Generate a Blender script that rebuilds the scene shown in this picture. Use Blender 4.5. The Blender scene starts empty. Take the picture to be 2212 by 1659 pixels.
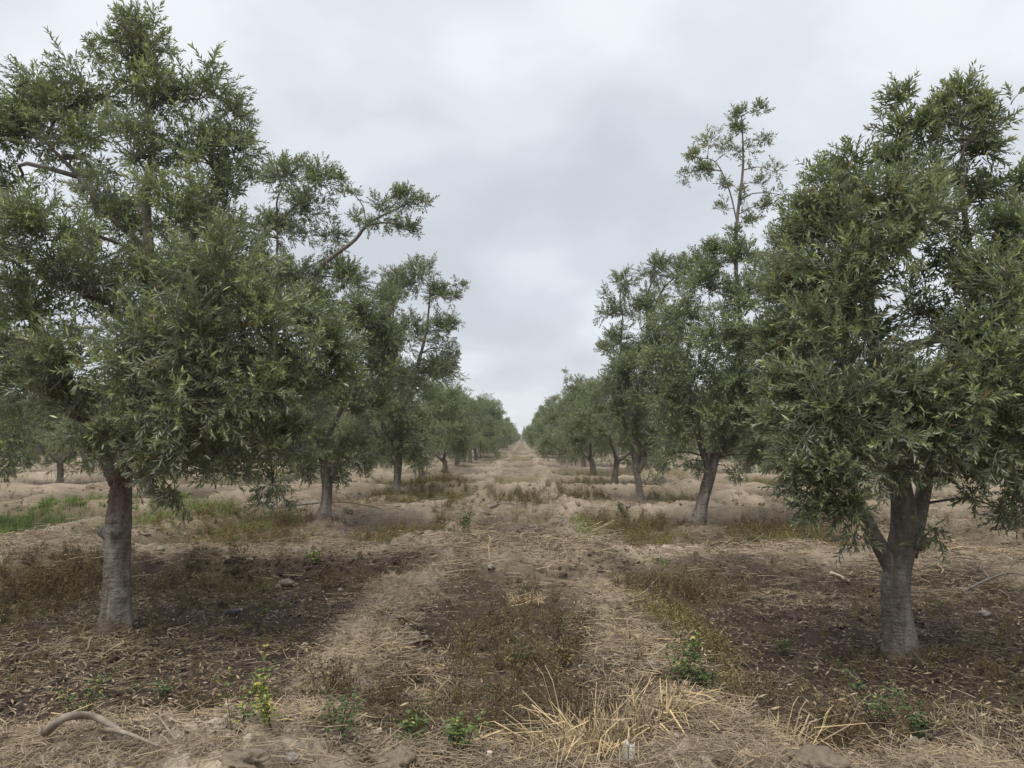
import bpy, math, random
import numpy as np
from mathutils import Vector, Matrix

R = math.radians
rng = np.random.default_rng(11)
random.seed(11)
scene = bpy.context.scene
COL = scene.collection

# ------------------------------------------------------------------ camera
CAM_Z = 1.6
FPX = 750.0                      # focal length in pixels of a 1024 wide frame
cam_d = bpy.data.cameras.new('camera')
cam_d.sensor_width = 36.0
cam_d.lens = FPX / 1024 * 36.0
cam_d.clip_start = 0.05
cam_d.clip_end = 6000
cam = bpy.data.objects.new('camera', cam_d)
COL.objects.link(cam)
cam.location = (0, 0, CAM_Z)
PITCH, YAW = math.atan(54 / FPX), math.atan(10 / FPX)
cam.rotation_euler = (R(90) + PITCH, 0, YAW)
scene.camera = cam
CAM_R = np.array(cam.rotation_euler.to_matrix())

# ------------------------------------------------------------------ overcast sky
SUN_EL, SUN_AZ = R(68), R(205)   # high veiled sun, behind the camera
world = bpy.data.worlds.new('World')
scene.world = world
world.use_nodes = True
wt = world.node_tree
wt.nodes.clear()


def nd(tree, typ, **kw):
    n = tree.nodes.new(typ)
    for k, v in kw.items():
        if k.startswith('i_'):
            key = k[2:]
            n.inputs[int(key) if key.isdigit() else key].default_value = v
        else:
            setattr(n, k, v)
    return n


def ramp(tree, stops, interp='LINEAR'):
    n = tree.nodes.new('ShaderNodeValToRGB')
    n.color_ramp.interpolation = interp
    el = n.color_ramp.elements
    while len(el) < len(stops):
        el.new(0.5)
    for e, (p, c) in zip(el, stops):
        e.position = p
        e.color = (c[0], c[1], c[2], 1)
    return n


def mixc(tree, fac, a, b, blend='MIX'):
    n = tree.nodes.new('ShaderNodeMix')
    n.data_type = 'RGBA'
    n.blend_type = blend
    for sock, val in ((n.inputs[0], fac), (n.inputs[6], a), (n.inputs[7], b)):
        if isinstance(val, bpy.types.NodeSocket):
            tree.links.new(val, sock)
        elif isinstance(val, (int, float)):
            sock.default_value = val
        else:
            sock.default_value = (val[0], val[1], val[2], 1)
    return n.outputs[2]


def mth(tree, op, a, b=0.0, clamp=False):
    n = tree.nodes.new('ShaderNodeMath')
    n.operation = op
    n.use_clamp = clamp
    for sock, val in ((n.inputs[0], a), (n.inputs[1], b)):
        if isinstance(val, bpy.types.NodeSocket):
            tree.links.new(val, sock)
        else:
            sock.default_value = val
    return n.outputs[0]


L = wt.links.new
tc = nd(wt, 'ShaderNodeTexCoord')
sep = nd(wt, 'ShaderNodeSeparateXYZ')
L(tc.outputs['Generated'], sep.inputs[0])
zz = mth(wt, 'ADD', mth(wt, 'MAXIMUM', sep.outputs[2], 0.0), 0.32)
cmb = nd(wt, 'ShaderNodeCombineXYZ')
L(mth(wt, 'DIVIDE', sep.outputs[0], zz), cmb.inputs[0])
L(mth(wt, 'DIVIDE', sep.outputs[1], zz), cmb.inputs[1])
CLOUD_SEED = 3.2
cmb.inputs[2].default_value = CLOUD_SEED
n1 = nd(wt, 'ShaderNodeTexNoise', i_Scale=1.5, i_Detail=5.0, i_Roughness=0.42, i_Distortion=0.15)
n2 = nd(wt, 'ShaderNodeTexNoise', i_Scale=3.0, i_Detail=6.0, i_Roughness=0.50, i_Distortion=0.25)
L(cmb.outputs[0], n1.inputs['Vector'])
L(cmb.outputs[0], n2.inputs['Vector'])
cl = mth(wt, 'ADD', mth(wt, 'MULTIPLY', n1.outputs[0], 0.62), mth(wt, 'MULTIPLY', n2.outputs[0], 0.38))
cr = ramp(wt, [(0.35, (0.232, 0.244, 0.262)), (0.45, (0.256, 0.268, 0.287)), (0.54, (0.290, 0.303, 0.322)), (0.64, (0.335, 0.347, 0.362))], 'EASE')
L(cl, cr.inputs[0])
sky = nd(wt, 'ShaderNodeTexSky', sky_type='NISHITA', sun_disc=False, sun_elevation=SUN_EL, sun_rotation=SUN_AZ)
skyb = nd(wt, 'ShaderNodeBackground', i_Strength=0.1)
L(sky.outputs[0], skyb.inputs[0])
clb = nd(wt, 'ShaderNodeBackground', i_Strength=1.0)
L(cr.outputs[0], clb.inputs[0])
mxs = nd(wt, 'ShaderNodeMixShader', i_0=0.96)
L(skyb.outputs[0], mxs.inputs[1])
L(clb.outputs[0], mxs.inputs[2])
wo = nd(wt, 'ShaderNodeOutputWorld')
L(mxs.outputs[0], wo.inputs[0])

sun_d = bpy.data.lights.new('sun', 'SUN')
sun_d.energy = 1.5
sun_d.angle = R(45)
sun_d.color = (1.0, 0.97, 0.92)
sun = bpy.data.objects.new('sun', sun_d)
COL.objects.link(sun)
sd = Vector((math.sin(SUN_AZ) * math.cos(SUN_EL), math.cos(SUN_AZ) * math.cos(SUN_EL), math.sin(SUN_EL)))
sun.rotation_euler = sd.to_track_quat('Z', 'Y').to_euler()
sun.location = (0, -5, 30)

vs = scene.view_settings
vs.view_transform = 'Standard'
vs.look = 'None'
vs.exposure = 1.43
vs.gamma = 1.0
scene.cycles.max_bounces = 6
scene.cycles.diffuse_bounces = 3
scene.cycles.transmission_bounces = 3
scene.cycles.transparent_max_bounces = 4


# ------------------------------------------------------------------ places
def ray(u, v):
    """direction through a point of the 2212x1659 view of the photograph"""
    px, py = u * 1024 / 2212, v * 768 / 1659
    return CAM_R @ np.array([(px - 512) / FPX, -(py - 384) / FPX, -1.0])


def P(u, v, d):
    """world point at distance d down the orchard"""
    r = ray(u, v)
    return np.array([0, 0, CAM_Z]) + r * (d / r[1])


def G(u, v, z=0.0):
    """world point on the level ground"""
    r = ray(u, v)
    return np.array([0, 0, CAM_Z]) + r * ((z - CAM_Z) / r[2])


# ------------------------------------------------------------------ noise
def _hash(ix, iy, s):
    h = (ix.astype(np.int64) * 374761393 + iy.astype(np.int64) * 668265263 + s * 974634777) & 0xffffffff
    h = ((h ^ (h >> 13)) * 1274126177) & 0xffffffff
    h = h ^ (h >> 16)
    return (h & 0xffffff) / float(0xffffff)


def vnoise(x, y, s=0):
    ix, iy = np.floor(x), np.floor(y)
    fx, fy = x - ix, y - iy
    fx = fx * fx * fx * (fx * (fx * 6 - 15) + 10)
    fy = fy * fy * fy * (fy * (fy * 6 - 15) + 10)
    a, b = _hash(ix, iy, s), _hash(ix + 1, iy, s)
    c, d = _hash(ix, iy + 1, s), _hash(ix + 1, iy + 1, s)
    return (a + (b - a) * fx) * (1 - fy) + (c + (d - c) * fx) * fy


def fbm(x, y, s=0, o=4):
    t, amp, tot = 0, 1.0, 0
    for i in range(o):
        t = t + amp * vnoise(x * 2 ** i + 17.3 * i, y * 2 ** i - 9.1 * i, s + i)
        tot += amp
        amp *= 0.5
    return t / tot


def sst(a, b, x):
    t = np.clip((x - a) / (b - a), 0, 1)
    return t * t * (3 - 2 * t)


def worley(x, y, s=0):
    """distance to nearest jittered point"""
    ix, iy = np.floor(x), np.floor(y)
    best = np.full(np.shape(x), 9.0)
    for dx in (-1, 0, 1):
        for dy in (-1, 0, 1):
            jx, jy = ix + dx, iy + dy
            px, py = jx + _hash(jx, jy, s), jy + _hash(jx, jy, s + 5)
            best = np.minimum(best, (px - x) ** 2 + (py - y) ** 2)
    return np.sqrt(best)


# ------------------------------------------------------------------ orchard grid
ROWP = 6.6
SPC = 6.85
LEFT_Y = [6.4, 13.5, 20.3, 27.3, 34.2, 41.0]
RIGHT_Y = [5.6, 13.0, 19.2, 27.0, 34.3, 41.2]
for a in (LEFT_Y, RIGHT_Y):
    while a[-1] < 420:
        a.append(a[-1] + SPC)
MOUNDS = [(-3.50, 6.25, .55, .06), (2.86, 5.5, .62, .10), (-3.52, 13.4, .65, .26), (3.06, 12.9, .8, .20), (-3.45, 20.2, .8, .18), (2.98, 19.1, .7, .05), (-1.95, 3.72, .55, .09), (1.15, 4.15, .35, .05)]


def ground_parts(x, y):
    """height, dryness and basin masks of the ridged field"""
    wx = x + .30 * (fbm(x * .8, y * .8, 3, 3) - .5) + .5 * (fbm(x * .15, y * .15, 9, 2) - .5)
    wy = y + .75 * (fbm(x * .55, y * .7, 4, 3) - .5) + .25 * (fbm(x * 1.6, y * 1.6, 8, 2) - .5)
    # cross ridges between the trees of a row
    k = np.round((wy - 9.45) / SPC)
    near = (k == -1)
    dy = np.abs(wy - (9.45 + SPC * k + np.where(near, .45, 0)))
    wid = np.where(near, .62, .68 + .35 * vnoise(x * .5, k * 3.1, 12))
    cross = 1 - sst(wid * .55, wid * 1.35, dy)
    # long ridges: either side of the bare strip between two rows
    xr = (wx + 0.12 + ROWP / 2) % ROWP - ROWP / 2       # strip centre at x = -0.12
    dl = np.abs(np.abs(xr) - .98)
    lw = .22 + .16 * vnoise(x * .7, y * .5, 21)
    lon = 1 - sst(lw * .35, lw * 1.7, dl)
    strip = sst(1.0, .8, np.abs(xr))
    hl = (.08 + .28 * fbm(x * .9, y * 1.1, 30, 3)) * lon * sst(120, 60, y)
    hc = (.10 + .28 * fbm(x * .8, y * .6, 33, 3)) * cross * sst(160, 80, y)
    hc = hc * np.where(strip > .5, .72, 1.0)
    h = np.maximum(hl, hc) + .35 * np.minimum(hl, hc)
    h = h - .07 + .045 * strip
    for mx, my, mr, mh in MOUNDS:
        d2 = ((x - mx) ** 2 + (y - my) ** 2) / (mr * mr)
        h = h + mh * np.exp(-d2 * 1.6)
    ridge = np.clip(np.maximum(cross, lon * .9), 0, 1)
    return h, ridge, strip, cross, lon


def ground_z(x, y, fine=True):
    x, y = np.asarray(x, float), np.asarray(y, float)
    h, ridge, strip, cross, lon = ground_parts(x, y)
    fade = sst(60, 18, y) * (.45 + .55 * sst(3.7, 4.3, y))
    h = h + .07 * (fbm(x * 1.1, y * 1.1, 40, 3) - .5)
    # broken clods: strong on the ridge flanks, weak on the basin floor
    w1 = worley(x * 5.2, y * 5.2, 50)
    rough = .55 + .6 * ridge + .6 * sst(.45, .75, fbm(x * .9, y * .9, 60, 2))
    h = h + fade * rough * .075 * (sst(.75, .0, w1) - .4) * sst(.3, .7, fbm(x * 1.7, y * 1.7, 61, 2))
    h = h + fade * rough * .11 * (fbm(x * 4.5, y * 4.5, 70, 4) - .5)
    if fine:
        w2 = worley(x * 13, y * 13, 55)
        h = h + sst(14, 8, y) * rough * .028 * (sst(.7, .0, w2) - .4)
        h = h + sst(14, 8, y) * rough * .045 * (fbm(x * 12, y * 12, 77, 2) - .5)
    return h


def gz(x, y):
    return float(ground_z(np.array([x]), np.array([y]))[0])


# ------------------------------------------------------------------ mesh helpers
def make_mesh(name, verts, tris, attrs=None, mats=(), matidx=None, smooth=False, quads=None):
    me = bpy.data.meshes.new(name)
    verts = np.asarray(verts, np.float32)
    if quads is None:
        faces = np.asarray(tris, np.int32)
        n = 3
    else:
        faces = np.asarray(quads, np.int32)
        n = 4
    me.vertices.add(len(verts))
    me.vertices.foreach_set('co', verts.ravel())
    me.loops.add(faces.size)
    me.loops.foreach_set('vertex_index', faces.ravel())
    me.polygons.add(len(faces))
    me.polygons.foreach_set('loop_start', np.arange(0, faces.size, n, dtype=np.int32))
    me.polygons.foreach_set('loop_total', np.full(len(faces), n, np.int32))
    if matidx is not None:
        me.polygons.foreach_set('material_index', np.asarray(matidx, np.int32))
    me.polygons.foreach_set('use_smooth', np.full(len(faces), bool(smooth)))
    for k, v in (attrs or {}).items():
        a = me.attributes.new(k, 'FLOAT', 'POINT')
        a.data.foreach_set('value', np.asarray(v, np.float32))
    for m in mats:
        me.materials.append(m)
    me.update(calc_edges=True)
    return me


def obj(name, me, parent=None, loc=(0, 0, 0)):
    o = bpy.data.objects.new(name, me)
    COL.objects.link(o)
    o.location = loc
    if parent is not None:
        o.parent = parent
    return o


def tag(o, label=None, cat=None, group=None, kind=None):
    for k, v in (('label', label), ('category', cat), ('group', group), ('kind', kind)):
        if v:
            o[k] = v
    return o


class Buf:
    """collects triangles with one tint value per vertex"""

    def __init__(self):
        self.v, self.t, self.a, self.m, self.n = [], [], [], [], 0

    def add(self, v, t, a, m=0):
        v = np.asarray(v, float)
        self.v.append(v)
        self.t.append(np.asarray(t, int).reshape(-1, 3) + self.n)
        self.a.append(np.broadcast_to(np.asarray(a, float), (len(v),)))
        self.m.append(np.full(len(self.t[-1]), m))
        self.n += len(v)

    def arrays(self):
        return np.vstack(self.v), np.vstack(self.t), np.concatenate(self.a), np.concatenate(self.m)

    def mesh(self, name, mats, smooth=False):
        v, t, a, m = self.arrays()
        return make_mesh(name, v, t, {'tint': a}, mats, m, smooth)


def unit(v):
    v = np.asarray(v, float)
    return v / (np.linalg.norm(v, axis=-1, keepdims=True) + 1e-12)


def frames(d, roll=None, rs=rng):
    """rotation matrices whose z axis is d"""
    d = unit(np.atleast_2d(d))
    ref = np.where(np.abs(d[:, 2:3]) < .95, np.array([[0, 0, 1.]]), np.array([[1., 0, 0]]))
    x = unit(np.cross(ref, d))
    y = np.cross(d, x)
    if roll is None:
        roll = rs.uniform(0, 2 * math.pi, len(d))
    c, s = np.cos(roll)[:, None], np.sin(roll)[:, None]
    x2, y2 = x * c + y * s, -x * s + y * c
    return np.stack([x2, y2, d], axis=2)


def scatter(buf, temps, pos, rot, scl, tshift=None, rs=rng):
    """joins many copies of templates into the buffer"""
    n = len(pos)
    if n == 0:
        return
    pick = rs.integers(0, len(temps), n)
    for k, (tv, tt, ta, tm) in enumerate(temps):
        ids = np.nonzero(pick == k)[0]
        if not len(ids):
            continue
        vv = np.einsum('nij,vj->nvi', rot[ids], tv) * scl[ids][:, None, None] + pos[ids][:, None, :]
        tri = (tt[None] + (np.arange(len(ids)) * len(tv))[:, None, None]).reshape(-1, 3) + buf.n
        aa = np.tile(ta, len(ids))
        if tshift is not None:
            aa = aa + np.repeat(tshift[ids], len(ta))
        buf.v.append(vv.reshape(-1, 3))
        buf.t.append(tri)
        buf.a.append(aa)
        buf.m.append(np.tile(tm, len(ids)))
        buf.n += len(ids) * len(tv)


def catmull(pts, n):
    pts = np.asarray(pts, float)
    p = np.vstack([2 * pts[0] - pts[1], pts, 2 * pts[-1] - pts[-2]])
    seg = len(pts) - 1
    t = np.linspace(0, seg, n)
    i = np.minimum(t.astype(int), seg - 1)
    f = (t - i)[:, None]
    a, b, c, d = p[i], p[i + 1], p[i + 2], p[i + 3]
    return .5 * (2 * b + (c - a) * f + (2 * a - 5 * b + 4 * c - d) * f ** 2 + (3 * b - a - 3 * c + d) * f ** 3)


def tube(pts, radii, sides=12, n=None, rough=0.0, seed=0, knots=(), cap=True, flare=0.0):
    """swept tapered tube with uneven bark; knots = (t, angle, height, spread)"""
    n = n or max(3, len(pts) * 4)
    c = catmull(pts, n)
    tt = np.linspace(0, 1, n)
    rad = np.interp(tt, np.linspace(0, 1, len(radii)), radii)
    tan = unit(np.gradient(c, axis=0))
    ref = np.array([1., 0.13, 0])
    x = unit(np.cross(np.tile(np.array([0, 1., 0]), (n, 1)), tan) + 1e-6)
    bad = np.abs(tan[:, 1]) > .97
    x[bad] = unit(np.cross(np.tile(ref, (n, 1)), tan))[bad]
    y = np.cross(tan, x)
    an = np.linspace(0, 2 * math.pi, sides, endpoint=False)
    ca, sa = np.cos(an), np.sin(an)
    rr = np.repeat(rad[:, None], sides, 1)
    if rough:
        ss = np.cumsum(np.r_[0, np.linalg.norm(np.diff(c, axis=0), axis=1)])
        gx = ca[None, :] * 1.7 + seed * 3.1
        gy = sa[None, :] * 1.7 + ss[:, None] * 3.2
        rr = rr * (1 + rough * 2 * (fbm(gx + 0 * gy, gy, 90 + seed, 3) - .5))
        gy2 = sa[None, :] * 2.5 + ss[:, None] * 13
        rr = rr * (1 + rough * .5 * (fbm(gx * 2 + 0 * gy2, gy2, 95 + seed, 2) - .5))
    for (kt, ka, kh, ks) in knots:
        da = (an[None, :] - ka + math.pi) % (2 * math.pi) - math.pi
        ds = (tt[:, None] - kt)
        e = (da / ks[0]) ** 2 + (ds / ks[1]) ** 2
        rr = rr + kh * np.exp(-e) - .45 * kh * np.exp(-e * 7)
    if flare:
        sl = np.cumsum(np.r_[0, np.linalg.norm(np.diff(c, axis=0), axis=1)])[:, None]
        lob = np.clip(np.sin(an[None, :] * 4 + seed) + .5 * np.sin(an[None, :] * 7 + 2 * seed), 0, 2)
        rr = rr + flare * (.5 + lob) * np.exp(-(sl / .17) ** 1.5)
    v = c[:, None, :] + rr[:, :, None] * (x[:, None, :] * ca[None, :, None] + y[:, None, :] * sa[None, :, None])
    v = v.reshape(-1, 3)
    i = np.arange(n - 1)[:, None] * sides
    j = np.arange(sides)[None, :]
    j2 = (j + 1) % sides
    q = np.stack([i + j, i + j2, i + sides + j2, i + sides + j], 2).reshape(-1, 4)
    t = np.vstack([q[:, [0, 1, 2]], q[:, [0, 2, 3]]])
    if cap:
        v = np.vstack([v, c[0], c[-1] + tan[-1] * rad[-1] * .4])
        a0, a1 = len(v) - 2, len(v) - 1
        jj = np.arange(sides)
        t = np.vstack([t, np.stack([np.full(sides, a0), (jj + 1) % sides, jj], 1),
                       np.stack([np.full(sides, a1), (n - 1) * sides + jj, (n - 1) * sides + (jj + 1) % sides], 1)])
    return v, t


def strip_blade(pts, w, side, w_end=0.15):
    """flat tapering blade along points"""
    pts = np.asarray(pts, float)
    n = len(pts)
    ww = np.linspace(1, w_end, n)[:, None] * w * .5
    v = np.empty((2 * n, 3))
    v[0::2] = pts - side * ww
    v[1::2] = pts + side * ww
    t = []
    for i in range(n - 1):
        a = 2 * i
        t += [(a, a + 1, a + 3), (a, a + 3, a + 2)]
    return v, np.array(t)


# ------------------------------------------------------------------ materials
def new_mat(name):
    m = bpy.data.materials.new(name)
    m.use_nodes = True
    t = m.node_tree
    b = t.nodes['Principled BSDF']
    return m, t, b


def leaf_mat(name, stops, under, transl=.18, rough=.42, vary=.25):
    """two-sided leaf: glossy green above, duller and greyer beneath"""
    m, t, b = new_mat(name)
    at = nd(t, 'ShaderNodeAttribute', attribute_name='tint')
    r = ramp(t, stops)
    t.links.new(at.outputs['Fac'], r.inputs[0])
    geo = nd(t, 'ShaderNodeNewGeometry')
    nz = nd(t, 'ShaderNodeTexNoise', i_Scale=1.3, i_Detail=2.0)
    oi = nd(t, 'ShaderNodeObjectInfo')
    tcn = nd(t, 'ShaderNodeTexCoord')
    t.links.new(tcn.outputs['Object'], nz.inputs['Vector'])
    v = mth(t, 'ADD', mth(t, 'MULTIPLY', nz.outputs[0], vary * 2), mth(t, 'MULTIPLY', oi.outputs['Random'], vary * .6))
    v = mth(t, 'ADD', v, 1 - vary * 1.3)
    hs = nd(t, 'ShaderNodeHueSaturation')
    t.links.new(v, hs.inputs['Value'])
    t.links.new(r.outputs[0], hs.inputs['Color'])
    col = mixc(t, mth(t, 'MULTIPLY', geo.outputs['Backfacing'], under[3]), hs.outputs[0], under[:3])
    t.links.new(col, b.inputs['Base Color'])
    b.inputs['Roughness'].default_value = rough
    b.inputs['Specular IOR Level'].default_value = .45
    tr = nd(t, 'ShaderNodeBsdfTranslucent')
    t.links.new(mixc(t, 1.0, hs.outputs[0], (1.25, 1.3, .7), 'MULTIPLY'), tr.inputs[0])
    mx = nd(t, 'ShaderNodeMixShader', i_0=transl)
    t.links.new(b.outputs[0], mx.inputs[1])
    t.links.new(tr.outputs[0], mx.inputs[2])
    t.links.new(mx.outputs[0], t.nodes['Material Output'].inputs[0])
    return m


def tint_mat(name, stops, rough=.8, transl=0.0, vary=.3, spec=.2):
    m, t, b = new_mat(name)
    at = nd(t, 'ShaderNodeAttribute', attribute_name='tint')
    r = ramp(t, stops)
    ati = nd(t, 'ShaderNodeAttribute', attribute_name='itint', attribute_type='INSTANCER')
    t.links.new(mth(t, 'ADD', at.outputs['Fac'], ati.outputs['Fac'], True), r.inputs[0])
    nz = nd(t, 'ShaderNodeTexNoise', i_Scale=7.0, i_Detail=3.0)
    tcn = nd(t, 'ShaderNodeTexCoord')
    t.links.new(tcn.outputs['Object'], nz.inputs['Vector'])
    hs = nd(t, 'ShaderNodeHueSaturation')
    t.links.new(mth(t, 'ADD', mth(t, 'MULTIPLY', nz.outputs[0], vary * 2), 1 - vary), hs.inputs['Value'])
    t.links.new(r.outputs[0], hs.inputs['Color'])
    t.links.new(hs.outputs[0], b.inputs['Base Color'])
    b.inputs['Roughness'].default_value = rough
    b.inputs['Specular IOR Level'].default_value = spec
    if transl:
        tr = nd(t, 'ShaderNodeBsdfTranslucent')
        t.links.new(hs.outputs[0], tr.inputs[0])
        mx = nd(t, 'ShaderNodeMixShader', i_0=transl)
        t.links.new(b.outputs[0], mx.inputs[1])
        t.links.new(tr.outputs[0], mx.inputs[2])
        t.links.new(mx.outputs[0], t.nodes['Material Output'].inputs[0])
    return m


OLIVE = leaf_mat('olive_leaf', [(0.0, (.092, .111, .064)), (.35, (.158, .184, .100)), (.62, (.252, .282, .152)),
                                (.86, (.43, .46, .24)), (.95, (.36, .36, .16)), (1.0, (.36, .21, .08))],
                 (.25, .258, .205, .75), .28)
TWIG = tint_mat('twig_bark', [(0, (.13, .115, .09)), (1, (.24, .22, .17))], .8)
DEADLEAF = tint_mat('dead_leaf', [(0, (.11, .055, .03)), (1, (.26, .14, .07))], .8, .1)
STRAW = tint_mat('straw', [(0, (.085, .066, .048)), (.35, (.195, .153, .108)), (.7, (.36, .285, .185)), (1, (.60, .455, .235))], .7, .12, .25)
LITTER = tint_mat('dry_leaf', [(0, (.085, .06, .042)), (.6, (.25, .19, .12)), (1, (.44, .36, .25))], .8, .0, .3)
DRYWEED = tint_mat('dry_weed', [(0, (.062, .045, .031)), (.4, (.135, .092, .055)), (.72, (.185, .150, .062)), (1, (.25, .22, .085))], .85, .12, .35)
GREENW = tint_mat('green_weed', [(0, (.055, .075, .03)), (.4, (.085, .135, .045)), (.75, (.16, .21, .06)), (.92, (.33, .34, .08)), (1, (.52, .44, .10))], .6, .2, .3, .35)
GRASS = tint_mat('green_grass', [(0, (.07, .10, .03)), (.5, (.14, .22, .05)), (1, (.27, .31, .10))], .6, .25, .3, .3)


def bark_mat():
    m, t, b = new_mat('olive_bark')
    tcn = nd(t, 'ShaderNodeTexCoord')
    mp = nd(t, 'ShaderNodeMapping')
    mp.inputs['Scale'].default_value = (11, 11, 2.6)
    t.links.new(tcn.outputs['Object'], mp.inputs[0])
    a = nd(t, 'ShaderNodeTexNoise', i_Scale=1.0, i_Detail=7.0, i_Roughness=.66, i_Distortion=.9)
    t.links.new(mp.outputs[0], a.inputs['Vector'])
    c = ramp(t, [(.30, (.062, .046, .034)), (.43, (.125, .103, .085)), (.55, (.195, .172, .150)), (.72, (.29, .268, .243))])
    t.links.new(a.outputs[0], c.inputs[0])
    # fine cross rings of smooth olive bark
    mp2 = nd(t, 'ShaderNodeMapping')
    mp2.inputs['Scale'].default_value = (14, 14, 32)
    t.links.new(tcn.outputs['Object'], mp2.inputs[0])
    f = nd(t, 'ShaderNodeTexNoise', i_Scale=1.0, i_Detail=3.0)
    t.links.new(mp2.outputs[0], f.inputs['Vector'])
    g = nd(t, 'ShaderNodeTexNoise', i_Scale=60.0, i_Detail=4.0)
    t.links.new(tcn.outputs['Object'], g.inputs['Vector'])
    col = mixc(t, mth(t, 'MULTIPLY', f.outputs[0], .45), c.outputs[0], (.15, .125, .10))
    st = nd(t, 'ShaderNodeTexNoise', i_Scale=1.0, i_Detail=4.0, i_Roughness=.6, i_Distortion=.5)
    mp3 = nd(t, 'ShaderNodeMapping')
    mp3.inputs['Scale'].default_value = (5, 5, 1.8)
    t.links.new(tcn.outputs['Object'], mp3.inputs[0])
    t.links.new(mp3.outputs[0], st.inputs['Vector'])
    sr = ramp(t, [(.47, (0, 0, 0)), (.58, (1, 1, 1))])
    t.links.new(st.outputs[0], sr.inputs[0])
    col = mixc(t, mth(t, 'MULTIPLY', sr.outputs[0], .62), col, (.068, .049, .036))
    li = nd(t, 'ShaderNodeTexNoise', i_Scale=24.0, i_Detail=5.0, i_Roughness=.7)
    t.links.new(tcn.outputs['Object'], li.inputs['Vector'])
    lr = ramp(t, [(.58, (0, 0, 0)), (.68, (1, 1, 1))])
    t.links.new(li.outputs[0], lr.inputs[0])
    col = mixc(t, mth(t, 'MULTIPLY', lr.outputs[0], .5), col, (.34, .32, .285))
    # soil splashed up the foot of the trunk
    sp = nd(t, 'ShaderNodeSeparateXYZ')
    t.links.new(tcn.outputs['Object'], sp.inputs[0])
    e = nd(t, 'ShaderNodeTexNoise', i_Scale=9.0, i_Detail=4.0, i_Roughness=.6)
    t.links.new(tcn.outputs['Object'], e.inputs['Vector'])
    edge = mth(t, 'ADD', sp.outputs[2], mth(t, 'MULTIPLY', e.outputs[0], -.30))
    er = ramp(t, [(.0, (1, 1, 1)), (.035, (0, 0, 0))])
    t.links.new(mth(t, 'ADD', edge, .085), er.inputs[0])
    col = mixc(t, er.outputs[0], col, (.115, .085, .062))
    t.links.new(col, b.inputs['Base Color'])
    b.inputs['Roughness'].default_value = .75
    b.inputs['Specular IOR Level'].default_value = .25
    bp = nd(t, 'ShaderNodeBump', i_Strength=.9, i_Distance=.025)
    t.links.new(mth(t, 'ADD', mth(t, 'MULTIPLY', f.outputs[0], .8), mth(t, 'MULTIPLY', g.outputs[0], .5)), bp.inputs['Height'])
    t.links.new(bp.outputs[0], b.inputs['Normal'])
    return m


BARK = bark_mat()


def plain_bark(name, c0, c1):
    m, t, b = new_mat(name)
    tcn = nd(t, 'ShaderNodeTexCoord')
    a = nd(t, 'ShaderNodeTexNoise', i_Scale=14.0, i_Detail=5.0)
    t.links.new(tcn.outputs['Object'], a.inputs['Vector'])
    c = ramp(t, [(.3, c0), (.7, c1)])
    t.links.new(a.outputs[0], c.inputs[0])
    t.links.new(c.outputs[0], b.inputs['Base Color'])
    b.inputs['Roughness'].default_value = .8
    bp = nd(t, 'ShaderNodeBump', i_Strength=.4, i_Distance=.006)
    t.links.new(a.outputs[0], bp.inputs['Height'])
    t.links.new(bp.outputs[0], b.inputs['Normal'])
    return m


LIMB = plain_bark('limb_bark', (.075, .062, .05), (.19, .165, .138))
DRYWOOD = plain_bark('dry_wood', (.12, .095, .072), (.32, .265, .21))
CUTWOOD = plain_bark('cut_wood', (.36, .28, .21), (.58, .49, .40))
STONE = plain_bark('field_stone', (.13, .115, .10), (.27, .24, .21))
STONE_P = plain_bark('pale_stone', (.14, .115, .092), (.27, .235, .195))


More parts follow.
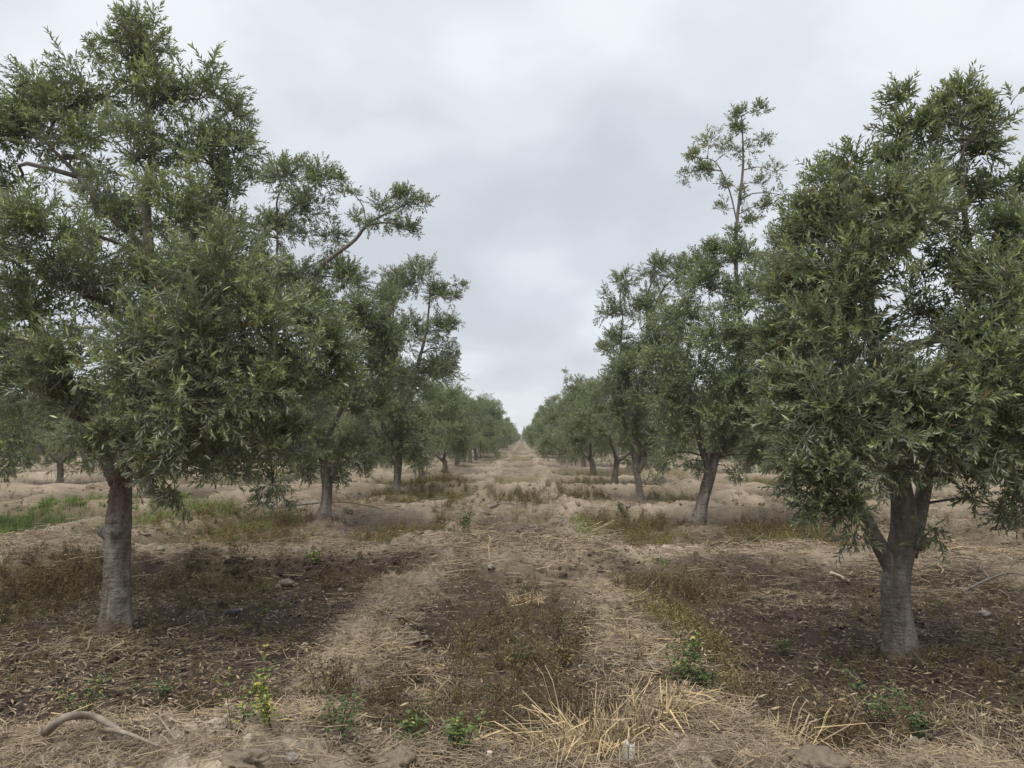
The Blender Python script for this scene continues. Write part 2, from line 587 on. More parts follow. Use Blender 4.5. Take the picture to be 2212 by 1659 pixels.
def soil_mat(name, use_attr=True, shift=0.0):
    m, t, b = new_mat(name)
    tcn = nd(t, 'ShaderNodeTexCoord')
    at = nd(t, 'ShaderNodeAttribute', attribute_name='tint')
    ati = nd(t, 'ShaderNodeAttribute', attribute_name='itint', attribute_type='INSTANCER')
    a = nd(t, 'ShaderNodeTexNoise', i_Scale=.9, i_Detail=6.0, i_Roughness=.62)
    f = nd(t, 'ShaderNodeTexNoise', i_Scale=26.0, i_Detail=8.0, i_Roughness=.78)
    g = nd(t, 'ShaderNodeTexNoise', i_Scale=5.0, i_Detail=5.0, i_Roughness=.65, i_Distortion=.8)
    for n in (a, f, g):
        t.links.new(tcn.outputs['Object'], n.inputs['Vector'])
    s = mth(t, 'ADD', mth(t, 'ADD', at.outputs['Fac'], ati.outputs['Fac']), mth(t, 'MULTIPLY', mth(t, 'SUBTRACT', a.outputs[0], .5), .55))
    s = mth(t, 'ADD', s, mth(t, 'MULTIPLY', mth(t, 'SUBTRACT', f.outputs[0], .5), .75))
    s = mth(t, 'ADD', s, mth(t, 'MULTIPLY', mth(t, 'SUBTRACT', g.outputs[0], .5), .35))
    hf = nd(t, 'ShaderNodeTexNoise', i_Scale=110.0, i_Detail=4.0, i_Roughness=.7)
    t.links.new(tcn.outputs['Object'], hf.inputs['Vector'])
    s = mth(t, 'ADD', s, mth(t, 'MULTIPLY', mth(t, 'SUBTRACT', hf.outputs[0], .5), .5))
    c = ramp(t, [(.0, (.052, .038, .029)), (.3, (.104, .079, .059)), (.6, (.196, .158, .117)), (.85, (.295, .241, .180)), (1.0, (.40, .335, .255))])
    t.links.new(mth(t, 'ADD', s, shift), c.inputs[0])
    # chaff and dead grass trodden into the dry soil
    mp = nd(t, 'ShaderNodeMapping')
    mp.inputs['Scale'].default_value = (9, 2.6, 9)
    t.links.new(tcn.outputs['Object'], mp.inputs[0])
    w = nd(t, 'ShaderNodeTexNoise', i_Scale=1.0, i_Detail=7.0, i_Roughness=.75, i_Distortion=1.2)
    t.links.new(mp.outputs[0], w.inputs['Vector'])
    wr = ramp(t, [(.50, (0, 0, 0)), (.64, (1, 1, 1))])
    t.links.new(w.outputs[0], wr.inputs[0])
    fac = mth(t, 'MULTIPLY', wr.outputs[0], mth(t, 'MULTIPLY', at.outputs['Fac'], .42), True)
    col = mixc(t, fac, c.outputs[0], (.37, .285, .165))
    # greenish-brown low growth in the hollows farther off
    ga = nd(t, 'ShaderNodeAttribute', attribute_name='growth')
    gcol = mixc(t, f.outputs[0], (.10, .072, .03), (.16, .145, .055))
    gm = mth(t, 'MULTIPLY', ga.outputs['Fac'], mth(t, 'ADD', g.outputs[0], .25), True)
    col = mixc(t, gm, col, gcol)
    t.links.new(col, b.inputs['Base Color'])
    b.inputs['Roughness'].default_value = .95
    b.inputs['Specular IOR Level'].default_value = .15
    bp = nd(t, 'ShaderNodeBump', i_Strength=.8, i_Distance=.02)
    t.links.new(mth(t, 'ADD', f.outputs[0], mth(t, 'MULTIPLY', w.outputs[0], .5)), bp.inputs['Height'])
    t.links.new(bp.outputs[0], b.inputs['Normal'])
    return m


SOIL = soil_mat('orchard_soil')

# ------------------------------------------------------------------ the ground: one sheet to the horizon


def axis(fine_lo, fine_hi, step, lo, hi, g):
    a = list(np.arange(fine_lo, fine_hi, step))
    s, x = step, a[-1]
    while x < hi:
        s *= g
        x += s
        a.append(x)
    s, x, b = step, a[0], []
    while x > lo:
        s *= g
        x -= s
        b.append(x)
    return np.array(b[::-1] + a)


def dryness(x, y):
    h, ridge, strip, cross, lon = ground_parts(x, y)
    first = sst(9.3, 8.4, y + 1.2 * (fbm(x * .9, y * .9, 81, 3) - .5))
    basin = (1 - ridge)
    base = .57 - .08 * strip + .15 * ridge + .45 * (fbm(x * .6, y * .6, 82, 4) - .5) + .3 * (fbm(x * 2.6, y * 2.6, 83, 3) - .5)
    wet = basin * first * np.where(strip > .5, .44, .56) * (.65 + .75 * fbm(x * 2.0, y * 2.0, 84, 3))
    wet = np.maximum(wet, first * .26 * (1 - lon * .9)) - .10 * lon * first
    later = basin * (1 - first) * sst(26, 9, y) * .30
    # damp dark face of the first ridge behind the near basins
    face = np.exp(-((y - 8.7) / .55) ** 2) * (1 - strip) * .35
    d = base - wet - later - face
    nearband = sst(4.0, 3.5, y) * .40
    d = d + nearband
    for mx, my, mr, mh in MOUNDS[2:6]:
        d = d + .15 * np.exp(-((x - mx) ** 2 + (y - my) ** 2) / (mr * mr))
    return np.clip(d, 0, 1)


PATCH_W = []     # growth patches: (x, y, rx, ry, kind) filled below


def px_patch(u0, v0, u1, v1, kind, amount=1.0):
    uc, vc = (u0 + u1) / 2, (v0 + v1) / 2
    c = G(uc, vc)
    rx = abs(G(u1, vc)[0] - G(u0, vc)[0]) / 2
    ry = abs(G(uc, v0)[1] - G(uc, v1)[1]) / 2
    PATCH_W.append((c[0], c[1], rx, ry, kind, amount))


for a in [(-60, 1225, 225, 1330, 'red', 1.5), (285, 1235, 620, 1292, 'red', .6), (640, 1245, 900, 1275, 'red', .35),
          (390, 1105, 640, 1180, 'olive', 1.2), (740, 1130, 965, 1198, 'olive', 1.1), (560, 1110, 700, 1180, 'red', .5), (860, 1120, 980, 1160, 'red', .9),
          (1245, 1120, 1480, 1192, 'olive', 1.2), (1260, 1110, 1470, 1150, 'red', 1.0), (1570, 1130, 1850, 1192, 'olive', 1.2), (1700, 1120, 1850, 1160, 'red', .5),
          (1385, 1280, 1560, 1480, 'olive', 1.5), (1330, 1260, 1480, 1330, 'red', 1.2), (1400, 1240, 1600, 1290, 'red', .8),
          (950, 1290, 1290, 1500, 'dark', .5), (880, 1490, 1480, 1610, 'dark', 1.1), (820, 1440, 1000, 1560, 'dark', .5), (980, 1320, 1280, 1480, 'olive', .15),
          (60, 1480, 640, 1610, 'dark', .5), (560, 1500, 1100, 1640, 'dark', 1.0), (1480, 1470, 1700, 1600, 'dark', .7),
          (1750, 1540, 1860, 1640, 'red', 1.3), (1560, 1430, 1700, 1520, 'dark', .4), (2120, 1420, 2212, 1520, 'red', .6), (1950, 1560, 2100, 1620, 'dark', .3),
          (-20, 1092, 235, 1150, 'grass', 2.6), (285, 1095, 450, 1150, 'grass', 1.9), (400, 1110, 620, 1160, 'grass', .9), (1235, 1130, 1300, 1220, 'grass', .6),
          (860, 1030, 1010, 1062, 'olive', 1.0), (900, 1028, 960, 1050, 'grass', .7), (1200, 1030, 1330, 1050, 'olive', .8), (800, 1055, 1040, 1092, 'olive', 1.0), (1050, 1065, 1170, 1090, 'red', .9),
          (1180, 1060, 1330, 1085, 'red', .9), (1390, 1060, 1500, 1085, 'olive', .8), (1600, 1040, 1690, 1060, 'olive', .8), (1100, 1095, 1220, 1130, 'red', .5), (930, 1100, 1020, 1140, 'olive', .6),
          (1980, 1070, 2120, 1100, 'olive', .8), (20, 1250, 140, 1300, 'red', 1.0), (980, 1140, 1060, 1190, 'olive', .4), (1400, 1225, 1440, 1245, 'grass', .5), (130, 1170, 210, 1200, 'grass', .3)]:
    px_patch(*a)


def growth(x, y):
    h, ridge, strip, cross, lon = ground_parts(x, y)
    g = np.zeros(np.shape(x))
    for (px, py, rx, ry, k, am) in PATCH_W:
        e = ((x - px) / rx) ** 2 + ((y - py) / ry) ** 2
        g = np.maximum(g, .55 * min(am, 1) * sst(1.5, .5, e) * (0.5 if k == 'dark' else 1))
    far = (1 - ridge) * sst(20, 30, y) * sst(.42, .62, fbm(x * .3, y * .25, 88, 2)) * .85
    return np.maximum(g, far)


xs = axis(-4.6, 4.6, .044, -1800, 1800, 1.08)
ys = axis(3.2, 9.8, .039, -60, 3000, 1.037)
X, Y = np.meshgrid(xs, ys)
Z = ground_z(X, Y)
nx, ny = len(xs), len(ys)
idx = np.arange(nx * ny).reshape(ny, nx)
quads = np.stack([idx[:-1, :-1], idx[:-1, 1:], idx[1:, 1:], idx[1:, :-1]], 2).reshape(-1, 4)
gm = make_mesh('ground', np.stack([X, Y, Z], 2).reshape(-1, 3), None, {'tint': dryness(X, Y).ravel(), 'growth': growth(X, Y).ravel()}, [SOIL], smooth=True, quads=quads)
tag(obj('ground', gm), 'ridged orchard soil with damp hollows and dusty banks', None, None, 'structure')


# ------------------------------------------------------------------ olive leaves and sprays
def leaf_quad(p, d, n, ln, w, droop=0.0):
    s = np.cross(d, n)
    tip = p + d * ln - n * droop * ln
    mid = p + d * ln * .48 - n * (droop * .12 * ln)
    up = n * w * .22
    return np.array([p, mid + s * w * .5 + up, tip, mid - s * w * .5 + up])


LEAF_T = np.array([[0, 1, 2], [0, 2, 3]])


def twig(buf, p0, d, length, rs, lf, wf, pitch, stem_r=.0016, stems=True, young=1.0):
    """one leafy shoot: opposite pairs of narrow leaves"""
    d = unit(d)
    bend = unit(rs.normal(size=3)) * .25 + np.array([0, 0, -.05])
    n = max(2, int(length / pitch))
    roll = rs.uniform(0, 6.28)
    prev = None
    for i in range(n + 1):
        f = i / n
        ax = unit(d + bend * f)
        p = p0 + d * length * f + bend * length * f * f * .5
        if i:
            fr = frames(ax[None], np.array([roll + (i % 2) * 1.57 + rs.normal() * .3]))[0]
            for sgn in (1, -1):
                if rs.random() < .07:
                    continue
                rad = fr[:, 0] * sgn
                ang = R(rs.uniform(24, 62)) * (1 - .45 * f ** 3)
                dd = unit(ax * math.cos(ang) + rad * math.sin(ang) + rs.normal(size=3) * .13)
                nn = unit(ax * math.sin(ang) - rad * math.cos(ang) + rs.normal(size=3) * .25)
                nn = unit(nn - dd * nn.dot(dd))
                ln = lf * rs.uniform(.62, 1.22) * (1 - .35 * f ** 4)
                age = f ** 3 * young
                t = np.clip(.02 + .52 * rs.random() + .46 * age * rs.uniform(.4, 1.15), 0, .80)
                if rs.random() < .004:
                    t = rs.uniform(.98, 1.1)
                buf.add(leaf_quad(p, dd, nn, ln, wf * rs.uniform(.8, 1.15), rs.uniform(-.05, .25)), LEAF_T, t, 0)
        if stems and prev is not None and (i % 4 == 0 or i == n):
            fr = frames(ax[None], np.array([0.]))[0]
            ring = np.array([[1, 0], [-.5, .87], [-.5, -.87]])
            r0, r1 = stem_r * (1.3 - f), stem_r * (1.1 - f)
            v = np.vstack([[prev + fr[:, 0] * a * r0 + fr[:, 1] * b * r0 for a, b in ring], [p + fr[:, 0] * a * r1 + fr[:, 1] * b * r1 for a, b in ring]])
            tt = []
            for a in range(3):
                b_ = (a + 1) % 3
                tt += [(a, b_, 3 + b_), (a, 3 + b_, 3 + a)]
            buf.add(v, tt, .5, 1)
            prev = p
        if prev is None:
            prev = p


def spray(seed, length, nlat, lf=.072, wf=.0160, pitch=.0190, stems=True, spread=(24, 60), tl=(.19, .36)):
    """a branchlet of several leafy twigs growing along +z from the origin"""
    rs = np.random.default_rng(seed)
    b = Buf()
    bend = np.array([rs.normal() * .22, rs.normal() * .22, 0])
    axis_p = lambda f: np.array([0, 0, 1.]) * length * f + bend * length * f * f
    axis_d = lambda f: unit(np.array([0, 0, 1.]) + bend * 2 * f)
    if stems:
        v, t = tube([axis_p(f) for f in (0, .33, .66, 1)], [.0052, .0042, .003, .0018], 4, 4, cap=False)
        b.add(v, t, .4, 1)
    roll = rs.uniform(0, 6.28)
    for i in range(nlat):
        f = .16 + .80 * (i + rs.uniform(-.25, .25)) / nlat
        roll += 2.4 + rs.normal() * .4
        d = axis_d(f)
        fr = frames(d[None], np.array([roll]))[0]
        a = R(rs.uniform(*spread))
        dd = d * math.cos(a) + fr[:, 0] * math.sin(a)
        twig(b, axis_p(f), dd, rs.uniform(*tl) * (1.05 - .3 * f), rs, lf, wf, pitch, stems=stems)
    twig(b, axis_p(.8), axis_d(1), rs.uniform(*tl), rs, lf, wf, pitch, stems=stems)
    return b.arrays()


FINE_L = [spray(100 + i, .34, 7, tl=(.15, .29)) for i in range(10)]
FINE_M = [spray(200 + i, .20, 5, tl=(.12, .23)) for i in range(10)]
FINE_S = [spray(300 + i, .10, 3, tl=(.09, .18)) for i in range(8)]
MID_L = [spray(400 + i, .34, 7, .080, .0212, .0275, False, tl=(.15, .29)) for i in range(7)]
MID_M = [spray(500 + i, .20, 5, .078, .0205, .0275, False, tl=(.12, .23)) for i in range(7)]
MID_S = [spray(600 + i, .11, 3, .074, .019, .026, False, tl=(.09, .18)) for i in range(6)]
FAR_L = [spray(700 + i, .36, 5, .12, .034, .06, False) for i in range(5)]
SETS = {'fine': (FINE_S, FINE_M, FINE_L), 'mid': (MID_S, MID_M, MID_L), 'far': (FAR_L, FAR_L, FAR_L)}


def foliage(buf, clumps, detail, rs, dens=1.0):
    """clumps: rows of x, y, z, radius, density, lift (lift<0 hangs)"""
    sets = SETS[detail]
    for (cx, cy, cz, r, de, lift) in clumps:
        g = 0 if r < .2 else (1 if r < .36 else 2)
        ext = (.27, .42, .60)[g]
        n = int(max(3, 21 * de * dens * (r / (.17, .30, .45)[g]) ** 2))
        d = unit(rs.normal(size=(n, 3)))
        d[:, 2] = np.where(rs.random(n) < .35, np.abs(d[:, 2]), d[:, 2])
        ctr = np.array([cx, cy, cz])
        # an uneven outline: some shoots end inside the clump, a few long ones leave it
        reach = r * rs.uniform(.55, 1.12, n) + np.where(rs.random(n) < .13, rs.uniform(.06, .22, n), 0)
        sc = rs.uniform(.78, 1.10, n)
        off = np.clip(reach - ext * sc * .78, 0, None)
        base = ctr + d * off[:, None] * np.array([1, 1, .92])
        dd = unit(d + np.array([0, 0, lift]) + rs.normal(size=(n, 3)) * .38)
        scatter(buf, sets[g], base, frames(dd, None, rs), sc, np.clip(rs.normal(size=n) * .10, -.18, .12), rs)


LEAF_ONE = None


def single_leaf_mesh():
    """a narrow folded leaf along +z with its upper face towards +y"""
    zsx = [(0, 0), (.16, .55), (.42, 1.0), (.68, .8), (.88, .38), (1, 0)]
    v, t = [], []
    for z, w in zsx:
        c = np.array([0, -.06 * z * z, z])
        v += [c + np.array([-.105 * w, .03 * w, 0]), c, c + np.array([.105 * w, .03 * w, 0])]
    for i in range(len(zsx) - 1):
        a = 3 * i
        t += [(a, a + 3, a + 4), (a, a + 4, a + 1), (a + 1, a + 4, a + 5), (a + 1, a + 5, a + 2)]
    out = []
    for tint in (.25, .45, .62, .84):
        out.append(make_mesh('leaf', np.array(v), np.array(t), {'tint': np.full(len(v), tint)}, [OLIVE], smooth=True))
    return out


LEAF_ONE = single_leaf_mesh()


def loose_leaves(root, base, clumps, rs, n=300):
    """the largest-looking single leaves: outermost ones on the camera side"""
    c = np.array([k[:4] for k in clumps])
    rel = c[:, :3] + base - np.array([0, 0, CAM_Z])
    ok = [i for i in range(len(c)) if rel[i, 1] > .5 and abs(rel[i, 0] / rel[i, 1]) < .66]
    order = sorted(ok, key=lambda i: rel[i, 1])[:max(12, len(ok) * 2 // 3)]
    for j in range(n):
        i = order[int(rs.integers(0, len(order)))]
        d = unit(rs.normal(size=3))
        d[1] = -abs(d[1])
        p = c[i, :3] + d * c[i, 3] * rs.uniform(.75, 1.05)
        o = obj('leaf', LEAF_ONE[int(rs.integers(0, 4))], root)
        dd = unit(d * .6 + np.array([0, 0, rs.uniform(-.2, .9)]) + rs.normal(size=3) * .4)
        fr = frames(dd[None], None, rs)[0]
        s = rs.uniform(.055, .08)
        o.matrix_local = Matrix.Translation(Vector(p)) @ Matrix(fr.tolist()).to_4x4() @ Matrix.Scale(s, 4)


def branch_to(start, end, rs, r0, r1, up=.12):
    start, end = np.asarray(start), np.asarray(end)
    ln = np.linalg.norm(end - start)
    m1 = start + (end - start) * .35 + np.array([rs.normal() * .07, rs.normal() * .07, up]) * ln
    m2 = start + (end - start) * .7 + np.array([rs.normal() * .07, rs.normal() * .07, up * .7]) * ln
    return tube([start, m1, m2, end], [r0, r0 * .75, r1 * 1.3, r1], 5, 8, .12, int(rs.integers(0, 50)))


def hero_tree(label, depth, base_uv, trunk, tr_r, limbs, clumps, detail='fine', dens=1.0, seed=1, knots=(), behind=True, leaves=0, bark=None, kb=.022, rscale=1.36, dscale=.95, bprob=.62, tscale=.85):
    """a near tree: trunk and limbs follow the photograph's, foliage grows in clumps on its branches"""
    rs = np.random.default_rng(seed)
    b = P(base_uv[0], base_uv[1], depth)
    base = np.array([b[0], depth, gz(b[0], depth) - .01])
    root = bpy.data.objects.new('olive_tree', None)
    COL.objects.link(root)
    root.location = base
    tag(root, label, 'olive tree', 'olive trees of the orchard')
    w = lambda u, v, dy: P(u, v, depth + dy) - base
    tp = [w(*k) for k in trunk]
    tp[0] = np.array([tp[0][0], tp[0][1], -.06])
    v, t = tube(tp, [q * tscale for q in tr_r], 40, 130, .11, seed, knots, flare=.05)
    obj('trunk', make_mesh('trunk', v, t, None, [bark or BARK], smooth=True), root)
    skel = list(catmull(tp, 24)[14:])
    for (pts, r0, r1) in limbs:
        lp = [w(*k) for k in pts]
        v, t = tube(lp, [r0, (r0 * 2 + r1) / 3, r1], 14, 26, .10, seed + 7)
        obj('limb', make_mesh('limb', v, t, None, [BARK if r0 > .055 else LIMB], smooth=True), root)
        skel += list(catmull(lp, 16)[2:])
    skel = np.array(skel)
    cl = []
    for k in clumps:
        u, vv, dy, r = k[:4]
        de = k[4] if len(k) > 4 else 1.0
        lift = k[5] if len(k) > 5 else .42
        c = w(u, vv, dy)
        cl.append((c[0], c[1], c[2], r * rscale, de * dscale, lift))
    if behind:
        # the far side of the crown, inside the same outline
        top = max(c[2] for c in cl)
        for c in list(cl):
            if c[3] > .3 and c[2] < top * .8 and rs.random() < bprob:
                q = np.array(c[:3]) + np.array([rs.normal() * .12, rs.uniform(.7, 1.7), rs.normal() * .1])
                q[0] = q[0] * .85
                cl.append((q[0], q[1], q[2], c[3], .7, .3))
    buf = Buf()
    foliage(buf, cl, detail, rs, dens)
    for c in cl:
        e = np.array(c[:3])
        dd = np.linalg.norm((skel - e) * np.array([1, 1, 1.0]), axis=1) + np.where(skel[:, 2] > e[2] + .1, .6, 0)
        s = skel[int(np.argmin(dd))]
        ln = np.linalg.norm(e - s)
        if ln < .12:
            continue
        r0 = kb * (.45 + min(ln, 1.6) * .55) * (1.0 if c[3] > .22 else .6)
        v, t = branch_to(s, e, rs, r0, r0 * .35)
        k = int(ln / (.10 if detail == 'fine' else .12))
        if k and c[5] > -.3:
            f = rs.uniform(.40, 1.0, k)[:, None]
            along = np.asarray(s) + (e - s) * f + np.array([0, 0, .12 * ln]) * (1 - f) * f * 3 + rs.normal(size=(k, 3)) * .03
            scatter(buf, SETS[detail][0], along, frames(unit((e - s) / ln * .5 + rs.normal(size=(k, 3)) * .6 + np.array([0, 0, .45])), None, rs), rs.uniform(.8, 1.15, k), rs.normal(size=k) * .07, rs)
        obj('branch', make_mesh('branch', v, t, None, [LIMB], smooth=True), root)
    obj('crown', buf.mesh('crown', [OLIVE, TWIG]), root)
    if leaves:
        loose_leaves(root, base, cl, rs, leaves)
    return root, base


# ---- nearest tree of the left-hand row
L1 = [(285, 55, 0, .17, .8, .9), (315, 120, 0, .27, .9, .8), (255, 95, .1, .17, .7, .8), (195, 120, .1, .08, .5, .9),
      (190, 205, .3, .36), (330, 225, 0, .40), (430, 215, .1, .34), (500, 235, .3, .20), (90, 205, .5, .32), (0, 235, .4, .40), (-110, 250, .3, .5),
      (60, 310, .5, .36), (130, 270, .3, .36), (-40, 300, .2, .4), (300, 165, .1, .28), (170, 325, .2, .38), (290, 345, -.2, .44), (420, 345, 0, .42), (505, 330, .4, .30),
      (220, 470, .3, .34, .8), (390, 470, -.3, .48), (490, 440, .3, .36), (290, 500, .4, .3, .6), (-70, 420, .5, .4, .7), (0, 525, -.4, .44), (100, 520, -.5, .42), (-160, 560, 0, .6),
      (300, 610, -.1, .42), (420, 620, -.5, .42), (490, 605, -.9, .40), (175, 640, -.3, .5), (50, 690, -.3, .5), (-90, 750, 0, .6),
      (290, 755, -.8, .48), (420, 735, -.9, .48), (555, 720, -.8, .42), (660, 715, -.6, .32), (725, 755, -.4, .24),
      (150, 810, -.5, .44), (270, 865, -.6, .42), (400, 860, -.9, .44), (535, 850, -.8, .44), (650, 845, -.6, .38), (730, 825, -.3, .24),
      (330, 945, -.7, .30, 1, .1), (435, 965, -.6, .34, 1, .1), (550, 955, -.5, .34, 1, .1), (640, 950, -.2, .30, 1, .1), (235, 950, -.5, .17),
      (370, 1055, -.5, .13, .8, -.7), (590, 1040, 0, .20, .9, -.5), (60, 830, .2, .32), (170, 895, -.3, .22), (110, 860, -.2, .26), (330, 1010, -.5, .16, .8, -.3), (470, 1020, -.5, .18, .8, -.3), (190, 985, -.5, .05, .5, .5)]
L1_ROOT, L1_BASE = hero_tree('large olive tree with thick pale trunk and bark knots at the left edge', 6.4, (250, 1350),
          [(250, 1352, 0), (252, 1290, 0), (254, 1200, 0), (257, 1120, 0), (262, 1050, 0), (264, 1000, .02), (280, 920, .05), (305, 800, .1), (312, 690, .1)],
          [.148, .130, .118, .118, .100, .105, .085, .065, .05],
          [([(258, 1040, 0), (228, 985, 0), (170, 900, -.05), (110, 780, 0), (60, 640, .1)], .085, .03),
           ([(312, 700, .1), (322, 560, .1), (315, 430, .1), (330, 300, .1), (295, 150, .1)], .055, .012),
           ([(285, 900, .05), (360, 830, -.2), (470, 780, -.5), (590, 760, -.5)], .055, .02),
           ([(310, 640, .1), (390, 560, .2), (450, 450, .2), (480, 330, .2)], .04, .012),
           ([(322, 540, .1), (240, 470, .2), (150, 360, .3), (60, 270, .4)], .024, .010)],
          L1, 'fine', .66, 21, knots=[(.335, 5.05, .070, (.40, .018)), (.33, 3.4, .075, (.5, .018)), (.372, 4.6, .035, (.4, .012)), (.30, 4.9, -.014, (.3, .03)), (.18, 6.0, .022, (.4, .016)), (.13, 5.7, .03, (.35, .014)), (.26, 4.6, .012, (.5, .012)), (.33, 5.1, .012, (.3, .01))], leaves=300, rscale=1.12, dscale=1.0, bprob=.40)

DEAD_T = []
for i in range(4):
    bb_ = Buf()
    twig(bb_, np.zeros(3), np.array([0, 0, 1.]), .34, np.random.default_rng(820 + i), .062, .012, .020)
    DEAD_T.append(bb_.arrays())
bb_ = Buf()
dpos = np.array([P(u, v, 6.4 + dy) for u, v, dy in ((262, 1000, -.13), (258, 1015, -.13), (275, 995, -.12), (266, 1040, -.14), (285, 1010, -.12), (250, 1005, -.12))]) - L1_BASE
scatter(bb_, DEAD_T, dpos, frames(np.array([[.03, -.03, -1.], [-.12, -.02, -1], [.1, -.05, -1], [.02, -.02, -1], [.25, -.05, -1], [-.05, -.1, -1]])), np.full(6, .95))
tag(obj('dead_twigs', bb_.mesh('dead_twigs', [DEADLEAF, TWIG]), L1_ROOT), 'withered rust-brown leaf sprays hanging down the trunk')

# ---- second tree of the left-hand row
L2 = [(615, 385, 0, .42), (690, 395, 0, .36), (735, 395, 0, .16), (660, 465, 0, .45), (715, 520, 0, .30), (590, 500, .3, .45),
      (870, 430, -.3, .26), (820, 470, -.3, .30), (910, 445, -.3, .15), (885, 500, -.2, .17), (770, 480, 0, .15, .6),
      (640, 600, 0, .45), (560, 600, .3, .45), (740, 600, 0, .36), (830, 640, .2, .34, .7), (780, 690, -.4, .45), (830, 730, -.2, .4),
      (700, 760, -.4, .55), (810, 800, -.2, .5), (640, 860, 0, .5), (735, 880, -.5, .45), (800, 890, 0, .4),
      (680, 955, -.3, .32, 1, .1), (740, 985, -.2, .27, 1, .0), (620, 980, 0, .28, 1, 0), (450, 500, .3, .55), (480, 640, 0, .55), (520, 800, 0, .55), (690, 660, 0, .4), (770, 960, 0, .22, 1, 0), (600, 1040, -.2, .2, 1, -.5), (660, 1010, -.1, .24, 1, -.2), (730, 1025, .1, .2, 1, -.4), (780, 1000, .1, .22, 1, -.3)]
hero_tree('second olive tree of the left-hand row, on a soil mound, one branch reaching right', 13.5, (700, 1150),
          [(698, 1153, 0), (703, 1100, 0), (707, 1060, 0), (704, 1020, 0), (696, 970, 0), (690, 900, 0), (680, 800, 0)],
          [.175, .125, .105, .11, .10, .085, .06],
          [([(692, 900, 0), (640, 780, .1), (600, 650, .2), (600, 480, .1)], .05, .018),
           ([(690, 860, 0), (560, 690, 0), (640, 640, 0), (700, 570, -.1), (765, 520, -.2), (800, 480, -.3), (880, 440, -.3)], .055, .014),
           ([(700, 960, 0), (740, 880, -.2), (800, 780, -.2), (840, 690, 0)], .05, .016)],
          L2, 'mid', .88, 22, kb=.026)

# ---- third tree of the left-hand row
L3 = [(905, 595, 0, .5), (945, 640, 0, .4), (855, 630, 0, .55), (980, 645, 0, .24, .7), (1003, 620, 0, .12, .7, .8), (955, 715, 0, .45), (880, 735, 0, .65), (975, 755, 0, .2, .6), (800, 720, 0, .65),
      (935, 810, 0, .5), (860, 840, 0, .65), (800, 865, 0, .6), (895, 915, 0, .45), (840, 950, 0, .4, 1, .1), (960, 790, .3, .36), (905, 960, 0, .3, 1, 0), (760, 940, .2, .5), (990, 700, 0, .15, .6), (985, 770, 0, .12, .6), (850, 985, -.3, .3, 1, -.2), (800, 975, 0, .35, 1, -.2), (905, 985, .1, .28, 1, -.2), (880, 930, -.5, .45), (845, 900, -.7, .5)]
hero_tree('third olive tree of the left-hand row, slim trunk with a stub branch to the left', 20.3, (855, 1075),
          [(855, 1078, 0), (857, 1050, 0), (859, 1025, 0), (862, 985, 0), (866, 930, 0), (870, 850, 0)],
          [.17, .125, .115, .12, .085, .06],
          [([(858, 1005, 0), (840, 990, 0), (825, 978, .1), (810, 930, .2)], .07, .04),
           ([(866, 930, 0), (890, 830, 0), (920, 720, 0), (930, 620, 0)], .06, .015),
           ([(870, 850, 0), (850, 760, 0), (850, 650, 0)], .05, .015), ([(862, 980, 0), (820, 900, .1), (800, 780, .1)], .06, .02)],
          L3, 'mid', .85, 23, kb=.03)

# ---- nearest tree of the right-hand row
R1 = [(2080, 215, .1, .17, .8, .9), (2115, 250, 0, .19, .9, .7), (2145, 275, 0, .12, .8, .7), (2045, 255, 0, .16, .8, .8), (2085, 315, 0, .20), (1948, 225, .1, .13, .8, .9), (1940, 290, 0, .16, .8, .7), (1990, 285, 0, .17, .8, .7),
      (1920, 350, 0, .17), (2010, 370, 0, .21, .8), (2125, 335, .2, .16, .8), (2120, 430, .2, .18, .7), (2070, 400, .3, .16, .5),
      (1850, 370, 0, .20), (1775, 395, 0, .13, .7, .7), (1800, 440, -.1, .30), (1900, 440, -.3, .32), (1995, 450, -.2, .31), (1735, 470, 0, .16, .7), (1720, 540, .2, .25), (1820, 520, -.3, .38), (1930, 540, -.4, .38), (2060, 520, .1, .25, .8),
      (2190, 430, .2, .20), (2170, 520, -.2, .32), (2265, 480, 0, .4), (2235, 580, -.4, .4), (1780, 610, -.2, .38), (1880, 620, -.4, .36), (1700, 660, 0, .30), (1800, 700, -.4, .42), (1690, 760, 0, .30),
      (2025, 585, .3, .22, .8), (1965, 655, .45, .2, .6), (2020, 690, .5, .2, .5), (2115, 620, -.3, .34), (2200, 700, -.6, .42), (2300, 650, -.3, .5), (2110, 750, -.6, .33), (2200, 820, -.7, .42), (2295, 850, -.4, .5), (1870, 730, .1, .3, .8),
      (1715, 850, -.2, .35), (1830, 800, -.5, .38), (1915, 850, -.6, .30), (2010, 855, -.6, .30), (1800, 900, -.6, .38), (1900, 940, -.6, .36), (2000, 940, -.6, .31), (2100, 890, -.7, .38), (2200, 940, -.6, .38), (2285, 1000, -.4, .4),
      (1695, 930, -.2, .25), (1740, 1000, -.5, .30, 1, .2), (1800, 1035, -.6, .32, 1, .2), (1870, 1000, -.6, .25, 1, .2), (1825, 1095, -.5, .19, 1, -.2), (1765, 1070, -.5, .20, 1, -.1), (1850, 1150, -.4, .09, .7, -.5), (2110, 985, -.5, .22, 1, 0), (2180, 1040, -.4, .22, 1, -.2), (2190, 1105, -.2, .11, .8, -.8),
      (1935, 1010, -.4, .12, 1, -.2), (2020, 1145, -.3, .06, .7, -.6), (2100, 1060, -.2, .1, .7, -.6)]
